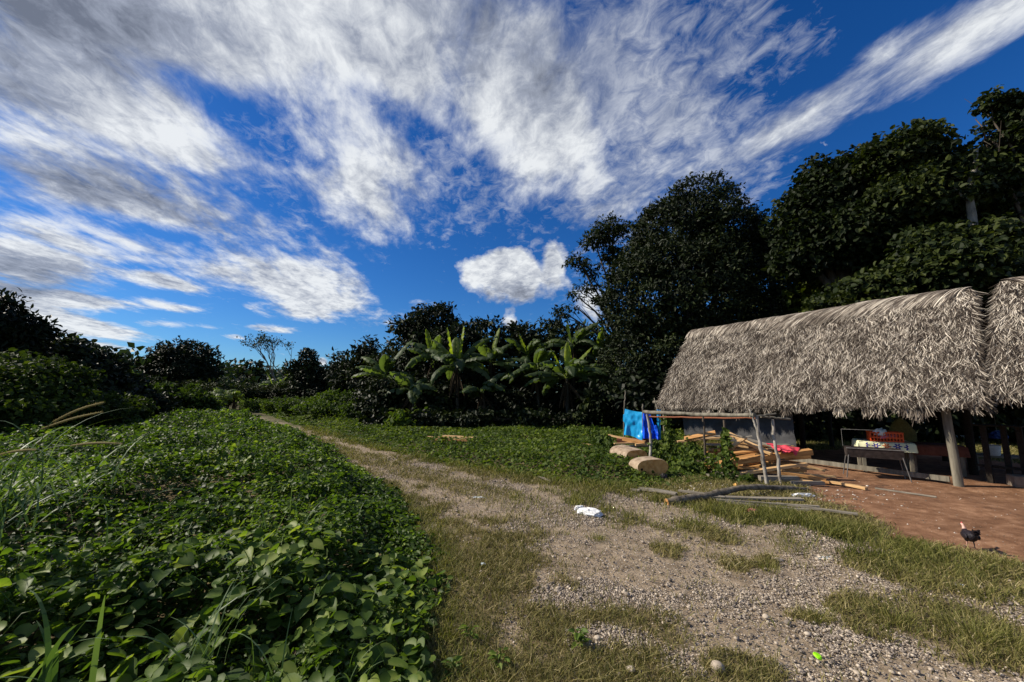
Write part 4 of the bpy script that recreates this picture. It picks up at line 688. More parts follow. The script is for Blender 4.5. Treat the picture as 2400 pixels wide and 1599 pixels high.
# ------------------------------------------------------------------ planks
def plank(A, Bq, w, th, mat, label, name='plank', group='sawn planks of the lumber pile', roll=0., cat='plank'):
    A, Bq = np.array(A, float), np.array(Bq, float); L = np.linalg.norm(Bq - A); X = (Bq - A) / L; Y_ = unit(np.cross([0, 0, 1.], X)); Z = np.cross(X, Y_); cr, sr = math.cos(roll), math.sin(roll); Y2 = Y_ * cr + Z * sr; Z2 = np.cross(X, Y2)
    mb = MB(); K = 5; xs = np.linspace(-.5, .5, K) * L; bow = (rng.random() - .5) * .03 * L; V = []
    for k, x in enumerate(xs):
        b_ = bow * (1 - (2 * x / L)**2); ww = w * (1 + rng.normal(0, .03)); V += [[x, -ww / 2, b_ - th / 2], [x, ww / 2, b_ - th / 2], [x, ww / 2, b_ + th / 2], [x, -ww / 2, b_ + th / 2]]
    Fc = [[0, 3, 2, 1], [4 * K - 4, 4 * K - 3, 4 * K - 2, 4 * K - 1]]
    for k in range(K - 1):
        for j in range(4): a = 4 * k + j; b = 4 * k + (j + 1) % 4; Fc.append([a, b, b + 4, a + 4])
    mb.add(np.array(V), np.array(Fc)); o = mb.build(name, M[mat], smooth=False); Mx = Matrix(((X[0], Y2[0], Z2[0], 0), (X[1], Y2[1], Z2[1], 0), (X[2], Y2[2], Z2[2], 0), (0, 0, 0, 1))); o.matrix_world = Matrix.Translation((A + Bq) / 2) @ Mx
    return tag(o, label, cat, group)
def z1(x, y): return 1400 + x / 3.92, 900 + y / 3.92
def zp(x0, y0, Y0, x1, y1, Y1, w, th, mat, label, **kw):
    a, b = z1(x0, y0), z1(x1, y1); q = [pix(*a, Y0), pix(*b, Y1)]
    for i, ab in enumerate((a, b)):
        if q[i][2] < th / 2 + .015: q[i] = gpt(*ab, th / 2 + .015 + .01 * i)
    return plank(q[0], q[1], w, th, mat, label, **kw)
zp(735, 530, 11.2, 1150, 495, 10.9, .16, .04, 'woodpale', 'pale plank along the top left of the lumber pile')
zp(800, 505, 11.0, 1085, 448, 10.6, .14, .05, 'wood', 'orange plank slanting up at the top left of the lumber pile', roll=.6)
zp(870, 500, 11.3, 1160, 478, 11.0, .14, .03, 'woodgrey', 'grey plank just behind the slanting orange plank')
zp(1210, 456, 10.6, 1600, 640, 9.6, .09, .06, 'woodpale', 'pale plank sloping down to the right across the pile top', roll=.3)
zp(1225, 588, 9.7, 1360, 490, 9.9, .09, .05, 'woodpale', 'short pale offcut leaning crosswise on the pile', roll=.4)
zp(1280, 475, 10.5, 1640, 580, 9.9, .14, .04, 'woodgrey', 'grey plank under the sloping pale plank')
zp(1350, 530, 10.1, 1600, 640, 9.7, .10, .04, 'woodpale', 'pale narrow plank below the short offcut')
zp(1170, 700, 10.3, 1500, 630, 10.0, .12, .05, 'wood', 'orange plank behind the white forked pole')
zp(1130, 735, 10.0, 1965, 622, 9.6, .16, .12, 'wood', 'thickest orange beam running under the red cloth', roll=.1)
zp(1560, 690, 10.1, 1950, 665, 9.9, .14, .09, 'wood', 'orange beam below the thickest beam at the right end', roll=.05)
zp(980, 742, 10.4, 1270, 700, 10.3, .14, .05, 'wood', 'orange plank end left of the climbing vine')
zp(1000, 762, 10.3, 1250, 735, 10.3, .12, .05, 'wood', 'lower orange plank left of the climbing vine')
zp(1255, 762, 9.9, 1560, 790, 9.7, .16, .05, 'wood', 'broad orange plank low in the middle of the pile')
zp(1285, 830, 9.5, 1918, 735, 9.4, .14, .06, 'woodpale', 'pale plank rising to the right across the low pile')
zp(1380, 732, 10.2, 1840, 728, 10.0, .16, .04, 'wood', 'flat orange plank in the middle of the pile')
zp(1560, 805, 9.5, 2095, 882, 9.1, .10, .06, 'wood', 'orange plank sloping to the right at the bottom of the pile')
zp(1690, 800, 9.5, 2188, 852, 9.2, .05, .04, 'woodpale', 'thin pale lath sticking out furthest right of the pile')
zp(1700, 785, 9.8, 1910, 792, 9.7, .16, .06, 'wood', 'short orange plank end at the right of the pile')
zp(1850, 770, 9.9, 2030, 780, 9.8, .08, .04, 'woodpale', 'pale thin plank end just above the orange plank end')
zp(1490, 868, 9.6, 1842, 872, 9.5, .14, .11, 'woodgrey', 'grey beam lying on the ground under the pile')
zp(1790, 912, 9.4, 2078, 912, 9.3, .10, .07, 'woodgrey', 'grey board flat on the dirt at the right foot of the pile')
zp(1000, 552, 10.9, 1400, 582, 10.4, .16, .04, 'woodgrey', 'grey brown plank in the upper middle of the pile')
zp(1210, 512, 10.8, 1422, 482, 10.6, .14, .03, 'woodgrey', 'weathered plank end poking out beside the short offcut')
zp(1240, 560, 10.5, 1390, 582, 10.3, .12, .04, 'woodpale', 'pale plank end under the short offcut')
zp(1760, 830, 9.5, 2130, 905, 9.1, .09, .04, 'wood', 'narrow orange plank spilling onto the dirt below the thin lath')
zp(1900, 745, 9.9, 2090, 800, 9.7, .07, .04, 'woodpale', 'pale plank end slipping off the right side of the pile')
zp(1640, 850, 9.5, 1980, 902, 9.2, .1, .05, 'woodpale', 'pale plank at the very bottom right of the pile')
zp(2110, 895, 9.2, 2472, 962, 8.75, .09, .05, 'woodpale', 'pale square batten lying on the red dirt beyond the pile')
for i in range(18):
    u0, v0 = rng.uniform(1130, 1560), rng.uniform(600, 800); zp(u0, v0, 10.35, u0 + rng.uniform(220, 420), v0 + rng.uniform(-60, 50), 9.95, rng.uniform(.08, .16), .04, rng.choice(['wood', 'wood', 'woodpale', 'woodgrey']), 'rough sawn plank jumbled in the front of the lumber pile', roll=rng.uniform(-.2, .3))
for i in range(22):
    y0 = 560 + i * 13; zp(rng.uniform(980, 1250), y0 + rng.uniform(-8, 8), 11.2, rng.uniform(1600, 1850), y0 + rng.uniform(-20, 25), 10.8, .18, .045, rng.choice(['wood', 'woodgrey', 'woodpale']), 'rough sawn plank stacked in the shaded back of the lumber pile')
a, b = (2051, 1144), (2195, 1165); plank(gpt(*a, .02), gpt(*b, .02), .04, .025, 'woodgrey', 'thin grey stick on the red dirt in front of the grill', 'stick', 'loose sticks and laths', cat='stick')
gl = 'boards beside the blue tarpaulin'
zp(95, 468, 13.2, 440, 530, 12.4, .12, .04, 'woodpale', 'long thin board slanting in front of the blue tarpaulin', group=gl)
zp(235, 505, 12.4, 440, 540, 12.0, .14, .10, 'wood', 'thick orange board end beside the blue tarpaulin', group=gl)
zp(180, 520, 12.9, 500, 515, 12.6, .3, .12, 'woodred', 'dark red board under the blue tarpaulin', group=gl); zp(155, 548, 12.2, 360, 538, 12.2, .10, .03, 'woodpale', 'pale board below the thick orange board end', group=gl)
zp(350, 560, 12.0, 450, 550, 12.0, .10, .06, 'woodpale', 'short bright board left of the bent rack post', group=gl); zp(240, 575, 12.3, 470, 565, 12.3, .16, .05, 'woodgrey', 'grey board at the bottom of the small board heap', group=gl); zp(-140, 545, 13.6, 40, 580, 13.2, .05, .03, 'woodpale', 'thin pale lath lying in the creeper left of the board heap', group=gl)
def z4(x, y): return 850 + x / 3.363, 680 + y / 3.363
gl = 'planks lying on the creeper in front of the bananas'
for (x0, y0, x1, y1, w, mt_, lb) in ((510, 1158, 780, 1168, .14, 'woodpale', 'leftmost pale plank of the heap on the creeper'), (635, 1150, 905, 1168, .16, 'woodpale', 'top pale plank of the heap on the creeper'), (580, 1178, 835, 1188, .16, 'wood', 'orange plank underneath the heap on the creeper'), (700, 1180, 905, 1165, .10, 'woodpale', 'narrow plank crossing the heap on the creeper'), (870, 1160, 965, 1156, .12, 'woodgrey', 'grey plank end at the right of the heap on the creeper')):
    plank(gpt(*z4(x0, y0), .34), gpt(*z4(x1, y1), .34), w, .05, mt_, lb, group=gl)
gl = 'weathered slats on the turf'
for (x0, y0, x1, y1, w, lb) in ((1478, 1147, 1500, 1150, .06, 'short grey slat end on the turf at the far left'), (1498, 1145, 1585, 1158, .16, 'wide weathered slat left of the fallen branch'), (1590, 1150, 1700, 1166, .06, 'narrow slat meeting the fallen branch'), (1640, 1163, 1880, 1170, .13, 'widest weathered slat behind the fallen branch'), (1680, 1172, 1920, 1188, .05, 'thin slat below the widest slat'), (1700, 1176, 1900, 1196, .035, 'thinnest slat nearest the turf'), (1820, 1180, 2010, 1205, .04, 'slat end running out onto the red dirt')):
    plank(gpt(x0, y0, .06), gpt(x1, y1, .06), w, .035, 'woodgrey', lb, group=gl, cat='slat', name='slat')
# ------------------------------------------------------------------ drying rack of poles
rk = empty('pole_rack', gpt(1700, 1110), 'rough rack of bent bleached poles in front of the lumber pile', 'rack')
def pole(pts, rad, mat='whitebark', name='pole', root=rk):
    P = np.array(pts, float); K = 14; t = np.linspace(0, len(P) - 1, K); Q = np.stack([np.interp(t, range(len(P)), P[:, i]) for i in range(3)], -1) + rng.normal(0, .006, (K, 3)); mb = MB(); mb.tube(Q, np.linspace(rad[0], rad[1], K) * .72 * (1 + .08 * rng.normal(0, 1, K)), 8); return adopt(root, mb, name, M[mat])
Z = lambda x, y, Y: pix(*z1(x, y), Y)
pole([Z(455, 280, 11.6), Z(480, 400, 11.6), Z(492, 520, 11.6), Z(485, 690, 11.5), gpt(1524, 1092, -.1)], (.05, .06)); pole([Z(975, 290, 10.5), Z(982, 500, 10.5), Z(1000, 800, 10.5), gpt(1656, 1110, -.1)], (.035, .045), 'bark')
pole([Z(1462, 285, 8.97), Z(1475, 440, 8.97), Z(1520, 680, 8.97), Z(1562, 935, 8.97)], (.045, .055)); pole([Z(1395, 235, 9.0), Z(1440, 340, 8.98), Z(1475, 430, 8.97)], (.03, .04))
pole([Z(1608, 330, 9.2), Z(1625, 520, 9.2), Z(1660, 680, 9.2), Z(1676, 905, 9.2)], (.045, .05)); pole([Z(425, 262, 11.7), Z(700, 270, 10.9), Z(1000, 285, 10.1), Z(1450, 288, 8.95)], (.075, .065), 'post', 'top_beam')
pole([Z(480, 300, 12.4), Z(1000, 312, 10.6), Z(1450, 315, 9.3)], (.03, .03), 'woodred', 'rail'); pole([Z(1400, 302, 9.0), Z(1640, 275, 9.1)], (.03, .025), 'post', 'rail'); pole([Z(1500, 300, 9.2), Z(1770, 322, 9.2)], (.03, .03), 'post', 'rail'); pole([Z(1160, 330, 11.0), Z(1175, 700, 11.0), gpt(1700, 1100, -.1)], (.04, .04), 'bark')
# climbing vines on the rack
def vinemass(name, label, pts, n, sz=.11):
    n = int(n * .33); mb = MB(); P = np.array(pts); P[:, 3] *= .55; i = rng.integers(0, len(P), n); Q = P[i, :3] + rng.normal(0, 1, (n, 3)) * P[i, 3:4] * np.array([1, 1, 1.3]); Q[:, 2] = np.maximum(Q[:, 2], .03); L = sz * rng.uniform(.6, 1.2, n)
    mb.leaves(Q, unit(rdir(n) + np.array([0, 0, -.7])), unit(rdir(n) * .6 + np.array([-.5, -.6, .5])), L, L * .85, 1, rng.uniform(.15, .85, n)); mb.tube(P[:, :3], .012, 5, .2); b = np.array([P[-1][0], P[-1][1], 0]); tag(mb.build(name, M['vine2'], smooth=False, loc=b), label, 'vine')
def Vp(x, y, Y, r): return [*Z(x, y, Y), r]
vinemass('climbing_vine', 'leafy vine curtain hanging beside the blue tarpaulin', [Vp(630, 340, 12, .1), Vp(650, 420, 12, .14), Vp(660, 500, 11.9, .15), Vp(670, 580, 11.8, .15), Vp(690, 660, 11.8, .18)], 700)
vinemass('climbing_vine', 'leafy vine climbing in front of the middle of the lumber pile', [Vp(1170, 470, 9.8, .06), Vp(1180, 560, 9.7, .09), Vp(1190, 650, 9.6, .11), Vp(1200, 740, 9.6, .13), Vp(1220, 810, 9.6, .15)], 620)
vinemass('climbing_vine', 'broad leafy growth between the log and the thin pole', [Vp(870, 610, 10.9, .2), Vp(850, 680, 10.8, .25), Vp(760, 760, 10.5, .25), Vp(950, 780, 10.3, .25), Vp(1080, 740, 10.3, .2)], 1300, .1)
vinemass('climbing_vine', 'scraggly vine behind the sawn logs', [Vp(540, 560, 11.6, .12), Vp(560, 620, 11.5, .18), Vp(600, 680, 11.4, .18)], 450, .09)
vinemass('climbing_vine', 'low leafy growth at the foot of the middle vine', [Vp(1120, 840, 9.4, .14), Vp(1260, 850, 9.3, .16), Vp(1400, 880, 9.2, .12)], 450, .08)
vinemass('leafy_shrub', 'low shrub spreading in front of the board heap', [Vp(60, 540, 13, .25), Vp(100, 600, 12.6, .25), Vp(20, 480, 14, .3)], 800, .12)
# ------------------------------------------------------------------ tarps and cloths
def sheet(name, label, cat, corners, mat, nu=28, nv=20, amp=.03, fold=9, root=None, hem=0, thick=.004):
    a, b, c, d = [np.array(q, float) for q in corners]; U, V_ = np.meshgrid(np.linspace(0, 1, nu), np.linspace(0, 1, nv)); u, v = U.ravel()[:, None], V_.ravel()[:, None]
    P = (a * (1 - u) + b * u) * (1 - v) + (d * (1 - u) + c * u) * v; nn = unit(np.cross(b - a, d - a)[None])[0]; P = P + nn * amp * (np.sin(u * fold + 2 * fbm(np.column_stack([u[:, 0] * 3, v[:, 0] * 3]), 2)[:, None] * 3) * (.3 + v) + (fbm(np.column_stack([u[:, 0] * 5, v[:, 0] * 5]), 3) - .5)[:, None] * 2)
    P[:, 2] += hem * (np.sin(u[:, 0] * 5) * v[:, 0] + .8 * np.sin(u[:, 0] * math.pi) * (1 - v[:, 0]) * -1)
    i = (np.arange(nv - 1)[:, None] * nu + np.arange(nu - 1)[None]).ravel(); q = np.stack([i, i + 1, i + nu + 1, i + nu], -1); mb = MB(); mb.add(P, q); mb.add(P - nn * thick, q[:, ::-1])
    if root is not None: return adopt(root, mb, name, M[mat])
    return tag(mb.build(name, M[mat], loc=(a + b + c + d) / 4), label, cat)
wall = empty('tarpaulin_screen', Z(400, 520, 12.6) * [1, 1, 0], 'blue tarpaulin hung on poles left of the hut', 'tarpaulin')
sheet('light_sheet', 0, 0, [Z(243, 225, 12.9), Z(440, 262, 12.5), Z(415, 508, 12.5), Z(232, 470, 12.9)], 'tarp', root=wall, amp=.03, fold=8, hem=.03)
sheet('deep_blue_sheet', 0, 0, [Z(418, 262, 12.45), Z(482, 262, 12.4), Z(560, 508, 12.3), Z(412, 500, 12.45)], 'tarpdeep', root=wall, amp=.04, fold=14)
sheet('deep_blue_sheet', 0, 0, [Z(482, 372, 12.4), Z(545, 380, 12.3), Z(575, 510, 12.2), Z(490, 500, 12.4)], 'tarpdeep', root=wall, amp=.03, fold=10)
sheet('edge_sheet', 0, 0, [Z(545, 235, 12.35), Z(580, 240, 12.3), Z(585, 512, 12.3), Z(552, 505, 12.35)], 'tarp', root=wall, amp=.02, fold=6)
pole([Z(258, 60, 12.9), Z(248, 225, 12.9), Z(240, 600, 12.9)], (.025, .035), 'post', 'pole', wall); pole([Z(415, 185, 12.5), Z(418, 250, 12.5), Z(420, 560, 12.5)], (.03, .035), 'post', 'pole', wall); pole([Z(520, 130, 12.9), Z(545, 225, 12.6), Z(570, 300, 12.4)], (.02, .02), 'post', 'pole', wall)
q0, q1 = w3(3.2, .15, 0), w3(6.9, .15, 0)
sheet('grey_tarpaulin', 'dark grey sheet closing the hut front behind the lumber pile', 'tarpaulin', [q1 + [0, 0, 1.55], q0 + [0, 0, 1.6], q0 + np.array([.05, 0, .35]), q1 + np.array([0, 0, .45])], 'greytarp', amp=.03, fold=22)
sheet('red_cloth', 'red cloth draped over the beams at the right end of the lumber pile', 'cloth', [Z(1550, 545, 9.9), Z(1860, 585, 9.7), Z(1830, 645, 9.45), Z(1660, 615, 9.5)], 'redcloth', amp=.03, fold=12, nu=30, nv=14)
# ------------------------------------------------------------------ logs, branch
def biglog(A, Bq, rw, rh, label, hole=None):
    A, Bq = np.array(A), np.array(Bq); X = unit(Bq - A); Yv = unit(np.cross([0, 0, 1.], X)); Zv = np.array([0, 0, 1.]); n = 28; th = np.arange(n) * 2 * math.pi / n; K = 9; root = empty('sawn_log', (A + Bq) / 2 * np.array([1, 1, 0]), label, 'log', 'sawn logs on the creeper')
    prof = 1 + .10 * np.cos(2 * th + .4) + .05 * np.sin(3 * th); mb = MB(); V = []
    for k in range(K):
        c = A + (Bq - A) * k / (K - 1); q = prof * (1 + .03 * np.sin(k * 1.3 + th * 2)); sq = np.sign(np.cos(th)) * np.abs(np.cos(th))**.92, np.sign(np.sin(th)) * np.abs(np.sin(th))**.92; V.append(c + Yv * (sq[0] * q * rw)[:, None] + Zv * (sq[1] * q * rh)[:, None])
    V = np.array(V); i = np.arange(K - 1)[:, None] * n + np.arange(n)[None]; j = np.arange(K - 1)[:, None] * n + (np.arange(n)[None] + 1) % n; mb.add(V, np.stack([i, i + n, j + n, j], -1).reshape(-1, 4)); adopt(root, mb, 'side', M['logside'])
    for k, e in ((0, A), (K - 1, Bq)):
        mb = MB(); ring = V[k]; c = ring.mean(0); mb.add(np.concatenate([ring, (ring - c) * .5 + c, c[None]]), np.concatenate([np.stack([np.arange(n), (np.arange(n) + 1) % n, (np.arange(n) + 1) % n + n, np.arange(n) + n], -1)])); mb.add(np.concatenate([(ring - c) * .5 + c, c[None]]), np.stack([np.arange(n), (np.arange(n) + 1) % n, np.full(n, n)], -1)); adopt(root, mb, 'sawn_end', M['logend'], False)
    if hole is not None: mb = MB(); hc = A + Yv * hole[0] + Zv * hole[1] - X * .003; mb.tube(np.array([hc - X * .002, hc + X * .004]), [.03, .03], 8); adopt(root, mb, 'knot_hole', M['hollow'])
    return root
a = gpt(1532, 1121); a[2] = .23; b = a + np.array([-.10, .42, .0]); biglog(a, b, .37, .225, 'nearest sawn log with its orange-brown cut face toward the track', (.3, -.02))
a = gpt(1494, 1100); a[2] = .30; b = a + np.array([-.26, .75, .03]); biglog(a, b, .30, .22, 'sawn log lying left behind, its pale peeled side in the sun')
fb = empty('fallen_branch', gpt(1720, 1165), 'bent barky fallen branch lying across the grass in front of the lumber', 'branch')
pts = [pix(1563, 1178, 7.45), pix(1590, 1174, 7.5), pix(1612, 1169, 7.6), pix(1655, 1164, 7.75), pix(1680, 1156, 7.85), pix(1701, 1152, 7.9), pix(1732, 1144, 8.0), pix(1770, 1141, 8.1), pix(1834, 1144, 8.25), pix(1892, 1148, 8.4)]
P = np.array(pts); K = 30; t = np.linspace(0, len(P) - 1, K); Q = np.stack([np.interp(t, range(len(P)), P[:, i]) for i in range(3)], -1); Q = (Q + np.roll(Q, 1, 0) + np.roll(Q, -1, 0)) / 3; Q[0], Q[-1] = P[0], P[-1]
mb = MB(); mb.tube(Q, np.linspace(.078, .042, K) * (1 + .12 * rng.normal(0, 1, K)), 12); adopt(fb, mb, 'bark', M['fallen'])
mb = MB(); d0 = unit(Q[0] - Q[1]); mb.tube(np.array([Q[0] + d0 * .004, Q[0] + d0 * .012]), [.07, .066], 12); adopt(fb, mb, 'cut_end', M['wood']); mb = MB(); mb.tube(np.array([Q[0] + d0 * .013, Q[0] + d0 * .017]), [.02, .02], 8); adopt(fb, mb, 'heart_hole', M['hollow'])
mb = MB(); mb.add(IV2 * np.array([.045, .04, .035]) + (Q[5] + np.array([0, -.01, .05])), IF2); adopt(fb, mb, 'knot', M['fallen'])
mb = MB(); Pq = [gpt(1262, 1118, .06), gpt(1275, 1122, .06), gpt(1292, 1130, .03)]; mb.tube(np.array(Pq), [.02, .03, .035], 7); tag(mb.build('stick', M['fallen'], loc=gpt(1275, 1124)), 'short dark broken stick on the far edge of the gravel', 'stick')
# ------------------------------------------------------------------ rubbish
def crumple(px, py, d, label, mat, name='plastic_bag', cat='bag', seedv=0, z=0):
    c = gpt(px, py); n1 = fbm(IV3 * 2.3 + seedv, 3); V = IV3 * np.array(d) * (.55 + .9 * n1)[:, None]; V += (np.stack([fbm(IV3 * 4 + 9 * q + seedv, 2) for q in range(3)], -1) - .5) * np.array(d) * .5; V[:, 2] = np.maximum(V[:, 2], -d[2] * .5); mb = MB(); mb.add(V + np.array([0, 0, d[2] * .5]), IF3)
    o = mb.build(name, M[mat], smooth=False); o.location = c + np.array([0, 0, z]); return tag(o, label, cat)
o = crumple(1383, 1208, (.20, .10, .075), 'crumpled white plastic bag lying in the dry grass beside the track', 'white', seedv=2); o.rotation_euler[2] = -.6
o = crumple(1358, 1196, (.10, .05, .05), 'small torn white plastic flap left of the white bag', 'white', 'plastic_scrap', 'scrap', 5)
crumple(2253, 1378, (.085, .045, .02), 'white plastic scrap in the grass below the hen', 'bagmat', 'plastic_scrap', 'scrap', 3); crumple(1937, 1309, (.12, .035, .015), 'flat grey-white scrap on the upper gravel', 'bagmat', 'plastic_scrap', 'scrap', 4)
crumple(1132, 1324, (.03, .022, .015), 'tiny lilac plastic scrap in the dry grass', 'bagmat', 'plastic_scrap', 'scrap', 7); crumple(1765, 1203, (.09, .05, .05), 'reddish crushed carton in the green turf', 'pink', 'carton', 'carton', 8); crumple(1121, 1168, (.12, .03, .02), 'flat white scrap on the far gravel', 'bagmat', 'plastic_scrap', 'scrap', 9)
crumple(1725, 1145, (.05, .03, .07), 'orange yellow rag behind the fallen branch', 'yellow', 'rag', 'rag', 11); crumple(1556, 1124, (.09, .07, .09), 'black rubber lump in the creeper below the near log', 'black', 'rubber_lump', 'rubbish', 12); crumple(1880, 1165, (.22, .06, .05), 'white torn plastic strip by the wood chips', 'white', 'plastic_strip', 'scrap', 13)
c = gpt(1916, 1543); mb = MB(); mb.tube(np.array([c + [0, 0, .012], c + [.004, -.003, .022]]), [.030, .028], 20); mb.tube(np.array([c + [.004, -.003, .022], c + [.005, -.004, .026]]), [.024, .020], 20); tag(mb.build('bottle_cap', M['lime'], loc=c), 'lime green plastic lid lying on the gravel', 'lid')
# ------------------------------------------------------------------ grill, tables and goods
X0, X1 = pix(1988, 1052, 9.75), pix(2106, 1063, 9.3); X0[2] = X1[2] = .68; ax = unit((X1 - X0) * [1, 1, 0]); bx = np.array([-ax[1], ax[0], 0]); Lg = np.linalg.norm((X1 - X0)[:2]) + .12; gc = (X0 + X1) / 2 + bx * .2 + ax * .04
gr_ = empty('charcoal_grill', gc * [1, 1, 0], 'sooty trough-shaped charcoal grill on thin metal legs under the eave', 'grill'); rzg = math.atan2(ax[1], ax[0])
mb = MB(); pr = [(-.20, 0), (-.15, -.21), (.15, -.21), (.20, 0)]; V = []
for sx in (-.5, .5):
    for (w_, z_) in pr: V.append(gc + ax * Lg * sx + bx * w_ + np.array([0, 0, z_]))
    for (w_, z_) in [(-.185, 0), (-.14, -.195), (.14, -.195), (.185, 0)]: V.append(gc + ax * (Lg - .03) * sx + bx * w_ + np.array([0, 0, z_]))
Fc = []
for j in range(3): Fc += [[j, j + 1, j + 9, j + 8], [j + 4, j + 12, j + 13, j + 5]]
for o_ in (0, 8): Fc += [[o_, o_ + 3, o_ + 2, o_ + 1], [o_ + 4, o_ + 5, o_ + 6, o_ + 7]]
mb.add(V, Fc); adopt(gr_, mb, 'trough', M['metal'], False)
for sg, nm in ((-1, 'rim'), (1, 'rim')): mb = MB(); mb.tube(np.array([gc + bx * .2 * sg - ax * (Lg / 2 + .02), gc + bx * .2 * sg + ax * (Lg / 2 + .02)]), .012, 6); adopt(gr_, mb, nm, M['steel'] if sg < 0 else M['metal'])
for sx in (-1, 1):
    for sy in (-1, 1): mb = MB(); tp = gc + ax * sx * (Lg / 2 - .03) + bx * sy * .15 + np.array([0, 0, -.12]); bt = tp + ax * sx * .09 + bx * sy * .06; bt[2] = 0; mb.tube(np.array([tp, bt]), .011, 7); adopt(gr_, mb, 'leg', M['steel'])
mb = MB()
for k in range(9): u = (k - 4) / 9 * Lg * .9; mb.tube(np.array([gc + ax * u - bx * .2 + [0, 0, .008], gc + ax * u + bx * .2 + [0, 0, .008]]), .005, 5)
adopt(gr_, mb, 'grate', M['metal'])
mb = MB(); hp = gc - ax * (Lg / 2 + .03) + bx * .1; mb.tube(np.array([hp + [0, 0, .02], hp + [0, 0, .42], hp + ax * .75 + [0, 0, .42]]), .005, 6); adopt(gr_, mb, 'spit_frame', M['steel'])
def table(name, label, c, rz, L, W, H, matc, drop, clothlab, clothmat_, px=1):
    t = empty(name, c, label, 'table'); t.rotation_euler[2] = rz
    mb = MB(); mb.box((0, 0, H - .02), (L, W, .04)); o = mb.build('tabletop', M[matc], t, False)
    for sx in (-1, 1):
        for sy in (-1, 1): mb = MB(); mb.box((sx * (L / 2 - .08), sy * (W / 2 - .08), (H - .04) / 2), (.07, .07, H - .04)); mb.build('leg', M['post'], t, False)
    nx, ny = 40, 26; xs = np.linspace(-L / 2 - drop * .8, L / 2 + drop * .8, nx); ys = np.linspace(-W / 2 - drop, W / 2 + drop, ny); X, Y = np.meshgrid(xs, ys); ex = np.maximum(np.abs(X) - L / 2, 0); ey = np.maximum(np.abs(Y) - W / 2, 0)
    Zc = H + .008 - np.maximum(ex, ey); Xc = np.clip(X, -L / 2 - .012, L / 2 + .012) + np.sign(X) * ex * .12; Yc = np.clip(Y, -W / 2 - .012, W / 2 + .012) + np.sign(Y) * ey * .12 + .012 * np.sin(X * 21) * (ey > 0); V = np.column_stack([Xc.ravel(), Yc.ravel(), Zc.ravel()]); i = (np.arange(ny - 1)[:, None] * nx + np.arange(nx - 1)[None]).ravel()
    mb = MB(); mb.add(V, np.stack([i, i + 1, i + nx + 1, i + nx], -1)); cl = mb.build('tablecloth', M[clothmat_]); cl.location = Vector(c); cl.rotation_euler[2] = rz; tag(cl, clothlab, 'tablecloth'); return t
tc = pix(2068, 1040, 10.45); tc[2] = 0; table('wooden_table', 'wooden table behind the charcoal grill, covered by a flowered cloth', tc, rzg, 1.05, .7, .76, 'post', .22, 'cream cloth printed with blue and red flowers on the table behind the grill', 'cloth')
tc2 = pix(2160, 1045, 10.1); tc2[2] = 0; tc2 += np.array([.35, .1, 0]); table('low_table', 'table with a dark brown cloth between the flowered table and the front post', tc2, rzg, 1.0, .7, .72, 'post', .25, 'dark brown cloth hanging over the table left of the front post', 'brown')
# orange crate
cc = pix(2073, 1022, 10.3); cc[2] = .775; cr = empty('plastic_crate', cc, 'orange slatted plastic crate on the flowered tablecloth', 'crate'); cr.rotation_euler[2] = rzg; mb = MB(); L_, W_, H_ = .62, .36, .24
mb.box((0, 0, .01), (L_, W_, .02)); mb.box((0, -W_ / 2, H_ - .02), (L_ + .02, .02, .04)); mb.box((0, W_ / 2, H_ - .02), (L_ + .02, .02, .04)); mb.box((L_ / 2, 0, H_ - .018), (.02, W_, .036)); mb.box((-L_ / 2, 0, H_ - .018), (.02, W_, .036))
mb.build('rim_and_base', M['orange'], cr, False)
for sy in (-1, 1):
    mb = MB()
    for k in range(11): mb.box(((k - 5) / 10 * L_ * .97, sy * W_ / 2, H_ / 2), (.022, .012, H_ - .03))
    mb.box((0, sy * W_ / 2, .10), (L_, .010, .03)); mb.build('side_panel', M['orange'], cr, False)
for sx in (-1, 1):
    mb = MB()
    for k in range(7): mb.box((sx * L_ / 2, (k - 3) / 6 * W_ * .94, H_ / 2), (.012, .022, H_ - .03))
    mb.build('end_panel', M['orange'], cr, False)
o = crumple(2064, 1010, (.16, .13, .11), 'pale plastic bag bulging out of the orange crate', 'bagmat', seedv=21); o.location = cc + np.array([-.1, -.02, .15]); o = crumple(2064, 1010, (.22, .12, .10), 'pink plastic bag inside the orange crate under the pale one', 'pink', seedv=22); o.location = cc + np.array([.02, -.05, .07])
hs = pix(2112, 1005, 10.6); V = IV3 * np.array([.36, .08, .40]) * (1 + .2 * (fbm(IV3 * 2, 2) - .5))[:, None]; V[:, 0] *= (1 - .35 * IV3[:, 2]); mb = MB(); mb.add(V + hs + [0, 0, -.12], IF3); mb.tube(np.array([hs + [0, 0, .1], hs + [.02, .0, .75]]), .01, 5); tag(mb.build('hanging_sack', M['sack'], loc=hs), 'olive sack hanging from the roof above the orange crate', 'sack')
bp = gpt(2385, 1145); mb = MB(); mb.box((0, 0, .12), (.4, .3, .24)); o = mb.build('concrete_block', M['concrete'], smooth=False); o.location = bp + np.array([.28, .1, 0]); o.rotation_euler[2] = -.45; bv = o.modifiers.new('b', 'BEVEL'); bv.width = .015; tag(o, 'worn brown concrete block at the right edge under the second roof', 'block')
bt = pix(2326, 1058, 10.5); mb = MB(); mb.tube(np.array([[0, 0, 0], [0, 0, .02], [0, 0, .24], [0, 0, .26]]), [.12, .13, .16, .165], 18, cap=False); mb.tube(np.array([[0, 0, 0], [0, 0, .01]]), [.12, .12], 18); o = mb.build('white_bucket', M['white']); sd = MB(); o.location = (bt[0], bt[1], bt[2] - .1); tag(o, 'white plastic bucket on the low shelf inside the right hut', 'bucket')
mb = MB(); mb.box((0, 0, 0), (1.4, .5, .04)); 
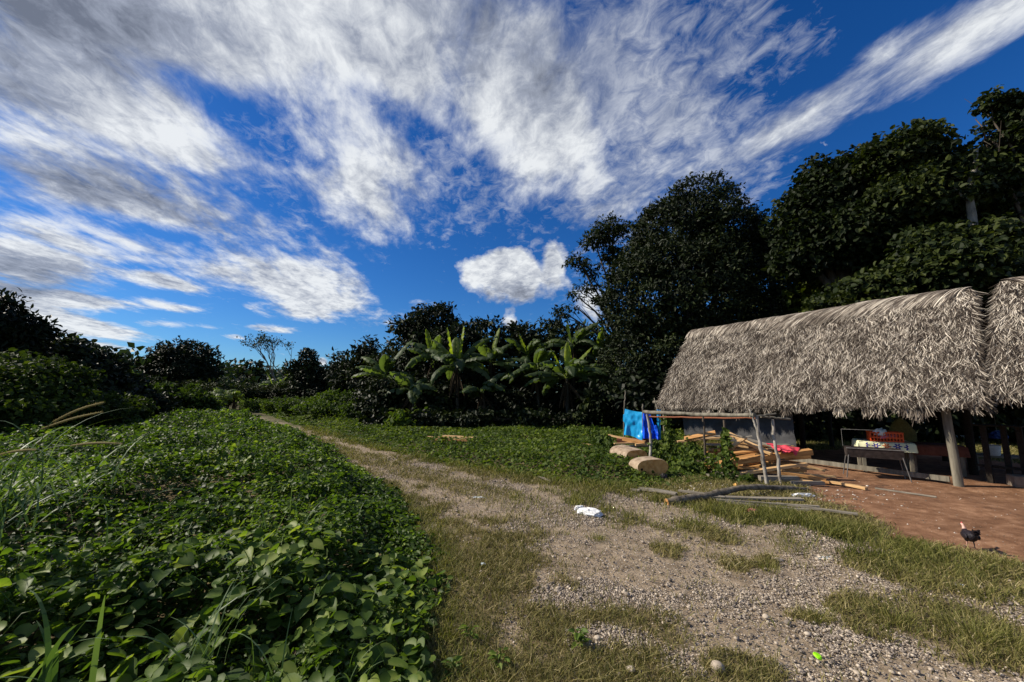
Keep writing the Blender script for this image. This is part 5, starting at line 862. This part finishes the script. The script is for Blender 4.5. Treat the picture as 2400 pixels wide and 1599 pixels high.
for sx in (-.6, .6):
    for sy in (-.2, .2): mb.box((sx, sy, -bt[2] / 2 + .03), (.06, .06, bt[2] - .1))
o = mb.build('low_shelf', M['woodgrey'], smooth=False); o.location = (bt[0] + .3, bt[1], bt[2] - .125); o.rotation_euler[2] = -.5; tag(o, 'low plank shelf inside the right hut carrying the white bucket', 'shelf')
o = crumple(2330, 1100, (.2, .12, .12), 'dark blue plastic bundle hanging inside the right hut', 'bluep', 'plastic_bundle', 'bundle', 31); o.location = pix(2338, 1028, 10.8)
mb = MB(); mb.tube(np.array([pix(2338, 1028, 10.8), pix(2338, 1028, 10.8) + [0, 0, .9]]), .006, 5); mb.build('cord', M['post'], None); oo = bpy.data.objects['cord']; oo.parent = o; oo.matrix_parent_inverse = Matrix.Translation(-o.location)
# ------------------------------------------------------------------ hen
hc = gpt(2276, 1284); hen = empty('hen', hc, 'small black hen with a bare pale neck walking on the edge of the red yard', 'hen'); hd = unit(np.array([.42, .92, 0])); hs_ = np.array([-hd[1], hd[0], 0])
def hpnt(f, s, z): return hd * f + hs_ * s + np.array([0, 0, z])
sp = [(-.135, .20, .008), (-.115, .185, .028), (-.08, .165, .052), (-.03, .15, .068), (.02, .148, .068), (.06, .158, .056), (.085, .18, .036), (.098, .205, .021), (.108, .232, .014), (.122, .252, .0125), (.137, .258, .0135), (.150, .256, .010), (.162, .25, .004), (.172, .246, .001)]
P = np.array([hpnt(f, 0, z) for f, z, r_ in sp]); mb = MB(); rr = np.array([r_ for *_, r_ in sp]); n_ = 14; K = len(sp)
mb.tube(P[:8], rr[:8], n_, mi=0, cap=True); mb.tube(P[7:], rr[7:], n_, mi=1, cap=True)
for sg in (-1, 1):                                    # thighs, shanks and toes
    st = sg * .03; fw = .03 if sg > 0 else -.015
    mb.tube(np.array([hpnt(-.01, st, .13), hpnt(.005, st, .095), hpnt(.0 , st, .075)]), [.032, .022, .011], 8, mi=0); mb.tube(np.array([hpnt(0, st, .08), hpnt(fw * .5 - .005, st, .04), hpnt(fw, st, .006)]), [.008, .0055, .005], 6, mi=1 if sg > 0 else 0)
    for a_ in (-.5, 0, .5, math.pi): mb.tube(np.array([hpnt(fw, st, .007), hpnt(fw + math.cos(a_) * .03, st + math.sin(a_) * .03, .003)]), [.0045, .002], 5, mi=0)
V = None; adopt(hen, mb, 'body', [M['black'], M['skin']])
mb = MB(); n_ = 26
for k in range(n_):
    s0 = rng.uniform(-.02, .02); a0 = hpnt(-.10, s0, .19 + rng.uniform(-.01, .01)); a2 = hpnt(-.165 - rng.uniform(0, .02), s0 * 1.6, .25 + rng.uniform(-.03, .025)); mb.ribbons(np.array([[a0, (a0 + a2) / 2 + [0, 0, .008], a2]]), hs_[None] * .3 + np.array([[0, 0, .9]]), np.array([[.012, .016, .006]]), .5)
adopt(hen, mb, 'tail', M['black'], False)
for sg in (-1, 1): mb = MB(); mb.add(IV2 * np.array([1, 1, 1]) @ np.stack([hd * .075, hs_ * .014, np.array([0, 0, .042])]) + hpnt(-.02, sg * .062, .155), IF2); adopt(hen, mb, 'wing', M['black'])
mb = MB(); mb.tube(np.array([hpnt(.128, 0, .27), hpnt(.14, 0, .277), hpnt(.152, 0, .267)]), [.003, .006, .003], 6); adopt(hen, mb, 'comb', M['redcloth'])
for sg in (-1, 1): mb = MB(); mb.add(IV * .0028 + hpnt(.146, sg * .0105, .26), IF); adopt(hen, mb, 'eye', M['hollow'])
for ch in hen.children: pass
hen.location = Vector(hc)
for ch in hen.children: ch.data.transform(Matrix.Translation(Vector(hc)))   # parts were modelled round the origin
# ------------------------------------------------------------------ sun and sky
SUN_AZ = R(-84); SUN_EL = R(37)
sd = Vector((math.sin(SUN_AZ) * math.cos(SUN_EL), math.cos(SUN_AZ) * math.cos(SUN_EL), math.sin(SUN_EL)))
L_ = bpy.data.lights.new('sun', 'SUN'); L_.energy = 4.8; L_.angle = R(.6); L_.color = (1, .91, .76); lo = bpy.data.objects.new('sun', L_); COL.objects.link(lo); lo.rotation_euler = (-sd).to_track_quat('-Z', 'Y').to_euler()
W_ = bpy.data.worlds.new('World'); S.world = W_; W_.use_nodes = True; nt = W_.node_tree; nt.nodes.clear(); lk = nt.links.new
out = nt.nodes.new('ShaderNodeOutputWorld'); bg = nt.nodes.new('ShaderNodeBackground'); lk(bg.outputs[0], out.inputs[0]); bg.inputs[1].default_value = .068
sky = nt.nodes.new('ShaderNodeTexSky'); sky.sky_type = 'NISHITA'; sky.sun_disc = False; sky.sun_elevation = SUN_EL; sky.sun_rotation = SUN_AZ; sky.air_density = 1.0; sky.dust_density = .3; sky.ozone_density = 3.0
class E:
    def __init__(s, o): s.o = o
    @staticmethod
    def m(op, *a, clamp=False):
        n = nt.nodes.new('ShaderNodeMath'); n.operation = op; n.use_clamp = clamp
        for i, x in enumerate(a):
            if isinstance(x, E): lk(x.o, n.inputs[i])
            else: n.inputs[i].default_value = float(x)
        return E(n.outputs[0])
    def __add__(s, b): return E.m('ADD', s, b)
    __radd__ = __add__
    def __sub__(s, b): return E.m('SUBTRACT', s, b)
    def __rsub__(s, b): return E.m('SUBTRACT', b, s)
    def __mul__(s, b): return E.m('MULTIPLY', s, b)
    __rmul__ = __mul__
    def __truediv__(s, b): return E.m('DIVIDE', s, b)
tcn = nt.nodes.new('ShaderNodeTexCoord'); sx = nt.nodes.new('ShaderNodeSeparateXYZ'); lk(tcn.outputs['Generated'], sx.inputs[0]); dx, dy, dz = (E(o) for o in sx.outputs)
fy = E.m('MAXIMUM', dy, .02); U, V_ = dx / fy, dz / fy; cb = nt.nodes.new('ShaderNodeCombineXYZ'); lk(U.o, cb.inputs[0]); lk(V_.o, cb.inputs[1]); UV = cb.outputs[0]
def uvp(px, py): r_ = ray(px, py); return r_[0] / r_[1], r_[2] / r_[1]
def blob(acc, x0, y0, x1, y1, w, amp, grow=1.25):
    a, b = np.array(uvp(x0, y0)), np.array(uvp(x1, y1)); c = (a + b) / 2; d = b - a; L = np.linalg.norm(d) / 2; mp = nt.nodes.new('ShaderNodeMapping'); mp.vector_type = 'TEXTURE'
    mp.inputs['Location'].default_value = (c[0], c[1], 0); mp.inputs['Rotation'].default_value = (0, 0, math.atan2(d[1], d[0])); mp.inputs['Scale'].default_value = (max(L * grow + w / F, .001), w / F * 1.5, 1)
    lk(UV, mp.inputs[0]); gt = nt.nodes.new('ShaderNodeTexGradient'); gt.gradient_type = 'SPHERICAL'; lk(mp.outputs[0], gt.inputs[0]); n = nt.nodes.new('ShaderNodeMath'); n.operation = 'MULTIPLY_ADD'; lk(gt.outputs['Fac'], n.inputs[0]); n.inputs[1].default_value = amp
    if isinstance(acc, E): lk(acc.o, n.inputs[2])
    else: n.inputs[2].default_value = acc
    return E(n.outputs[0])
zz = E.m('MAXIMUM', dz, 0) + .07; AZ = R(-11.5); ca, sa = math.cos(AZ), math.sin(AZ); px_, py_ = dx / zz, dy / zz; al = px_ * sa + py_ * ca; ac = px_ * ca - py_ * sa
def noise(a, b, sa_, sb_, sc, det, rough, off=0., dist=0.):
    c = nt.nodes.new('ShaderNodeCombineXYZ'); lk((a * sa_ + off).o, c.inputs[0]); lk((b * sb_).o, c.inputs[1]); n = nt.nodes.new('ShaderNodeTexNoise'); n.inputs['Scale'].default_value = sc; n.inputs['Detail'].default_value = det; n.inputs['Roughness'].default_value = rough; n.inputs['Distortion'].default_value = dist; lk(c.outputs[0], n.inputs['Vector']); return E(n.outputs[0])
n1 = noise(ac, al, 1, .38, 2.3, 9, .62, 3.7, .25); n2 = noise(ac, al, 1, .55, 8, 7, .65, 9.1, .3)
cov = 0.0
for a in [(-200, 0, 1100, 60, 330, .38), (-250, 90, 880, 500, 120, .9), (-300, 300, 900, 690, 95, .95), (-200, -150, 560, 120, 190, .9), (500, -150, 1150, 250, 260, .95), (750, 300, 900, 520, 110, .65), (1250, -100, 1350, 330, 200, .62), (1180, 250, 1420, 480, 120, .42), (1550, -60, 1800, 60, 120, .35),
          (2650, -150, 1850, 300, 95, .95), (1950, 260, 1500, 460, 110, .55), (-250, 600, 330, 640, 95, .95), (-250, 740, 330, 800, 75, .85), (480, 640, 930, 750, 34, .9), (590, 725, 790, 755, 20, .8), (550, 765, 740, 778, 11, .8), (270, 640, 480, 685, 18, .75), (280, 705, 550, 735, 14, .75), (300, 750, 500, 768, 12, .75), (515, 788, 600, 792, 7, .6), (-100, 500, 290, 600, 22, .75), (-60, 560, 280, 640, 16, .6), (60, 690, 320, 725, 18, .8), (20, 735, 340, 790, 18, .8), (-60, 790, 350, 835, 16, .7), (330, 640, 470, 682, 10, .6), (540, 700, 620, 730, 8, .5), (640, 620, 860, 680, 20, .45), (880, 280, 1050, 450, 60, .4),
          (430, 200, 720, 380, 42, -.5), (840, 200, 1120, 470, 55, -.45), (120, 490, 620, 590, 30, -.55), (-200, 490, 300, 590, 22, -.4)]: cov = blob(cov, *a)
behind = E.m('LESS_THAN', dy, .05); cov = cov * (1 - behind) + behind * .45
dens = (cov * 1.16 + (n1 - .5) * 1.75 + (n2 - .5) * .95 - .32) * 1.5; dens = E.m('MINIMUM', E.m('MAXIMUM', dens, 0), 1)
vr = 0.0
for a in [(1250, -100, 1500, 480, 330, .8), (1450, 200, 1800, 400, 150, .45), (700, 300, 1100, 470, 160, .5), (450, 250, 800, 600, 120, .3), (1650, -100, 1850, 120, 150, .42)]: vr = blob(vr, *a)
n4 = noise(ac, al, 1, .75, 15, 8, .68, 31, .6); n5 = noise(ac, al, 1, .6, 5, 5, .6, 51, .3)
veil = E.m('MINIMUM', E.m('MAXIMUM', (vr + (n4 - .5) * 1.3 + (n5 - .5) * 1.5 - .25) * .9, 0), .62)
ds = dens * dens * (3 - 2 * dens); ds = E.m('MAXIMUM', ds, veil)
# cumulus puffs
nv = nt.nodes.new('ShaderNodeTexNoise'); nv.inputs['Scale'].default_value = 11; nv.inputs['Detail'].default_value = 8; nv.inputs['Roughness'].default_value = .58; lk(UV, nv.inputs['Vector']); nc_ = E(nv.outputs[0])
cu = 0.0
for a in [(1140, 655, 1280, 655, 62, 1.5), (1195, 590, 1205, 640, 48, 1.0), (1300, 575, 1302, 620, 30, 1.0), (1110, 620, 1112, 650, 36, .8), (1185, 748, 1205, 752, 22, 1.1), (1360, 700, 1410, 730, 38, 1.2), (1400, 640, 1420, 660, 45, .7), (748, 845, 760, 850, 14, 1.0), (785, 852, 800, 856, 10, .9)]: cu = blob(cu, *a)
cud = E.m('MINIMUM', E.m('MAXIMUM', (cu + (nc_ - .5) * 2.3 - .42) * 2.6, 0), 1)
# light and dark parts of the clouds: thick parts turn grey beneath
n3 = noise(ac, al, 1, .4, 3.2, 6, .55, 20, .2)
dk = 0.0
for a in [(-250, -50, 420, 130, 190, .72), (-250, 330, 620, 520, 60, .62), (-200, 610, 250, 650, 40, .5), (-200, 670, 260, 690, 26, .55), (900, -100, 1350, 160, 200, .5), (700, 60, 1000, 200, 90, .35), (1250, 150, 1350, 300, 120, .3), (1130, 690, 1330, 680, 42, .5), (-250, 200, 200, 230, 40, .3)]: dk = blob(dk, *a)
lum = .80 + (n3 - .5) * 1.35 + (n2 - .5) * 1.0 + (n4 - .5) * .9 - dk * (n3 * 1.1 + .35); lum = E.m('MINIMUM', E.m('MAXIMUM', lum, .16), 1.0)
cr_ = nt.nodes.new('ShaderNodeValToRGB'); lk(lum.o, cr_.inputs[0]); els = cr_.color_ramp.elements; els[0].position = .1; els[0].color = (1.5, 1.7, 2.15, 1); els[1].position = .95; els[1].color = (9.6, 9.9, 10.1, 1); e_ = els.new(.5); e_.color = (4.0, 4.4, 5.3, 1)
gm = nt.nodes.new('ShaderNodeHueSaturation'); gm.inputs['Saturation'].default_value = 1.32; gm.inputs['Value'].default_value = .84; gm.inputs['Hue'].default_value = .5; lk(sky.outputs[0], gm.inputs['Color'])
def mixc(f, a, b):
    n = nt.nodes.new('ShaderNodeMixRGB'); lk(f.o, n.inputs[0]); lk(a, n.inputs[1]); lk(b, n.inputs[2]); return n.outputs[0]
tn = nt.nodes.new('ShaderNodeMixRGB'); tn.blend_type = 'MULTIPLY'; tn.inputs[0].default_value = 1; tn.inputs[2].default_value = (.55, .92, 1.35, 1); lk(gm.outputs[0], tn.inputs[1]); gm = tn
c1 = mixc(ds * .94, gm.outputs[0], cr_.outputs[0]); c2 = mixc(cud * .97, c1, cr_.outputs[0]); lk(c2, bg.inputs[0])
# ------------------------------------------------------------------ camera and render settings
cam = bpy.data.cameras.new('camera'); cam.sensor_width = 36; cam.lens = 36 * F / 2400; cam.clip_start = .05; cam.clip_end = 3000; co = bpy.data.objects.new('camera', cam); COL.objects.link(co); co.location = (0, 0, CH); co.rotation_euler = (math.pi / 2 + TH, 0, 0); S.camera = co
S.view_settings.view_transform = 'Standard'; S.view_settings.look = 'None'; S.view_settings.exposure = .42; S.view_settings.gamma = 1
S.render.engine = 'CYCLES'; S.cycles.max_bounces = 6; S.cycles.diffuse_bounces = 3; S.cycles.transmission_bounces = 4; S.cycles.use_denoising = True; S.render.resolution_x = 1024; S.render.resolution_y = 682
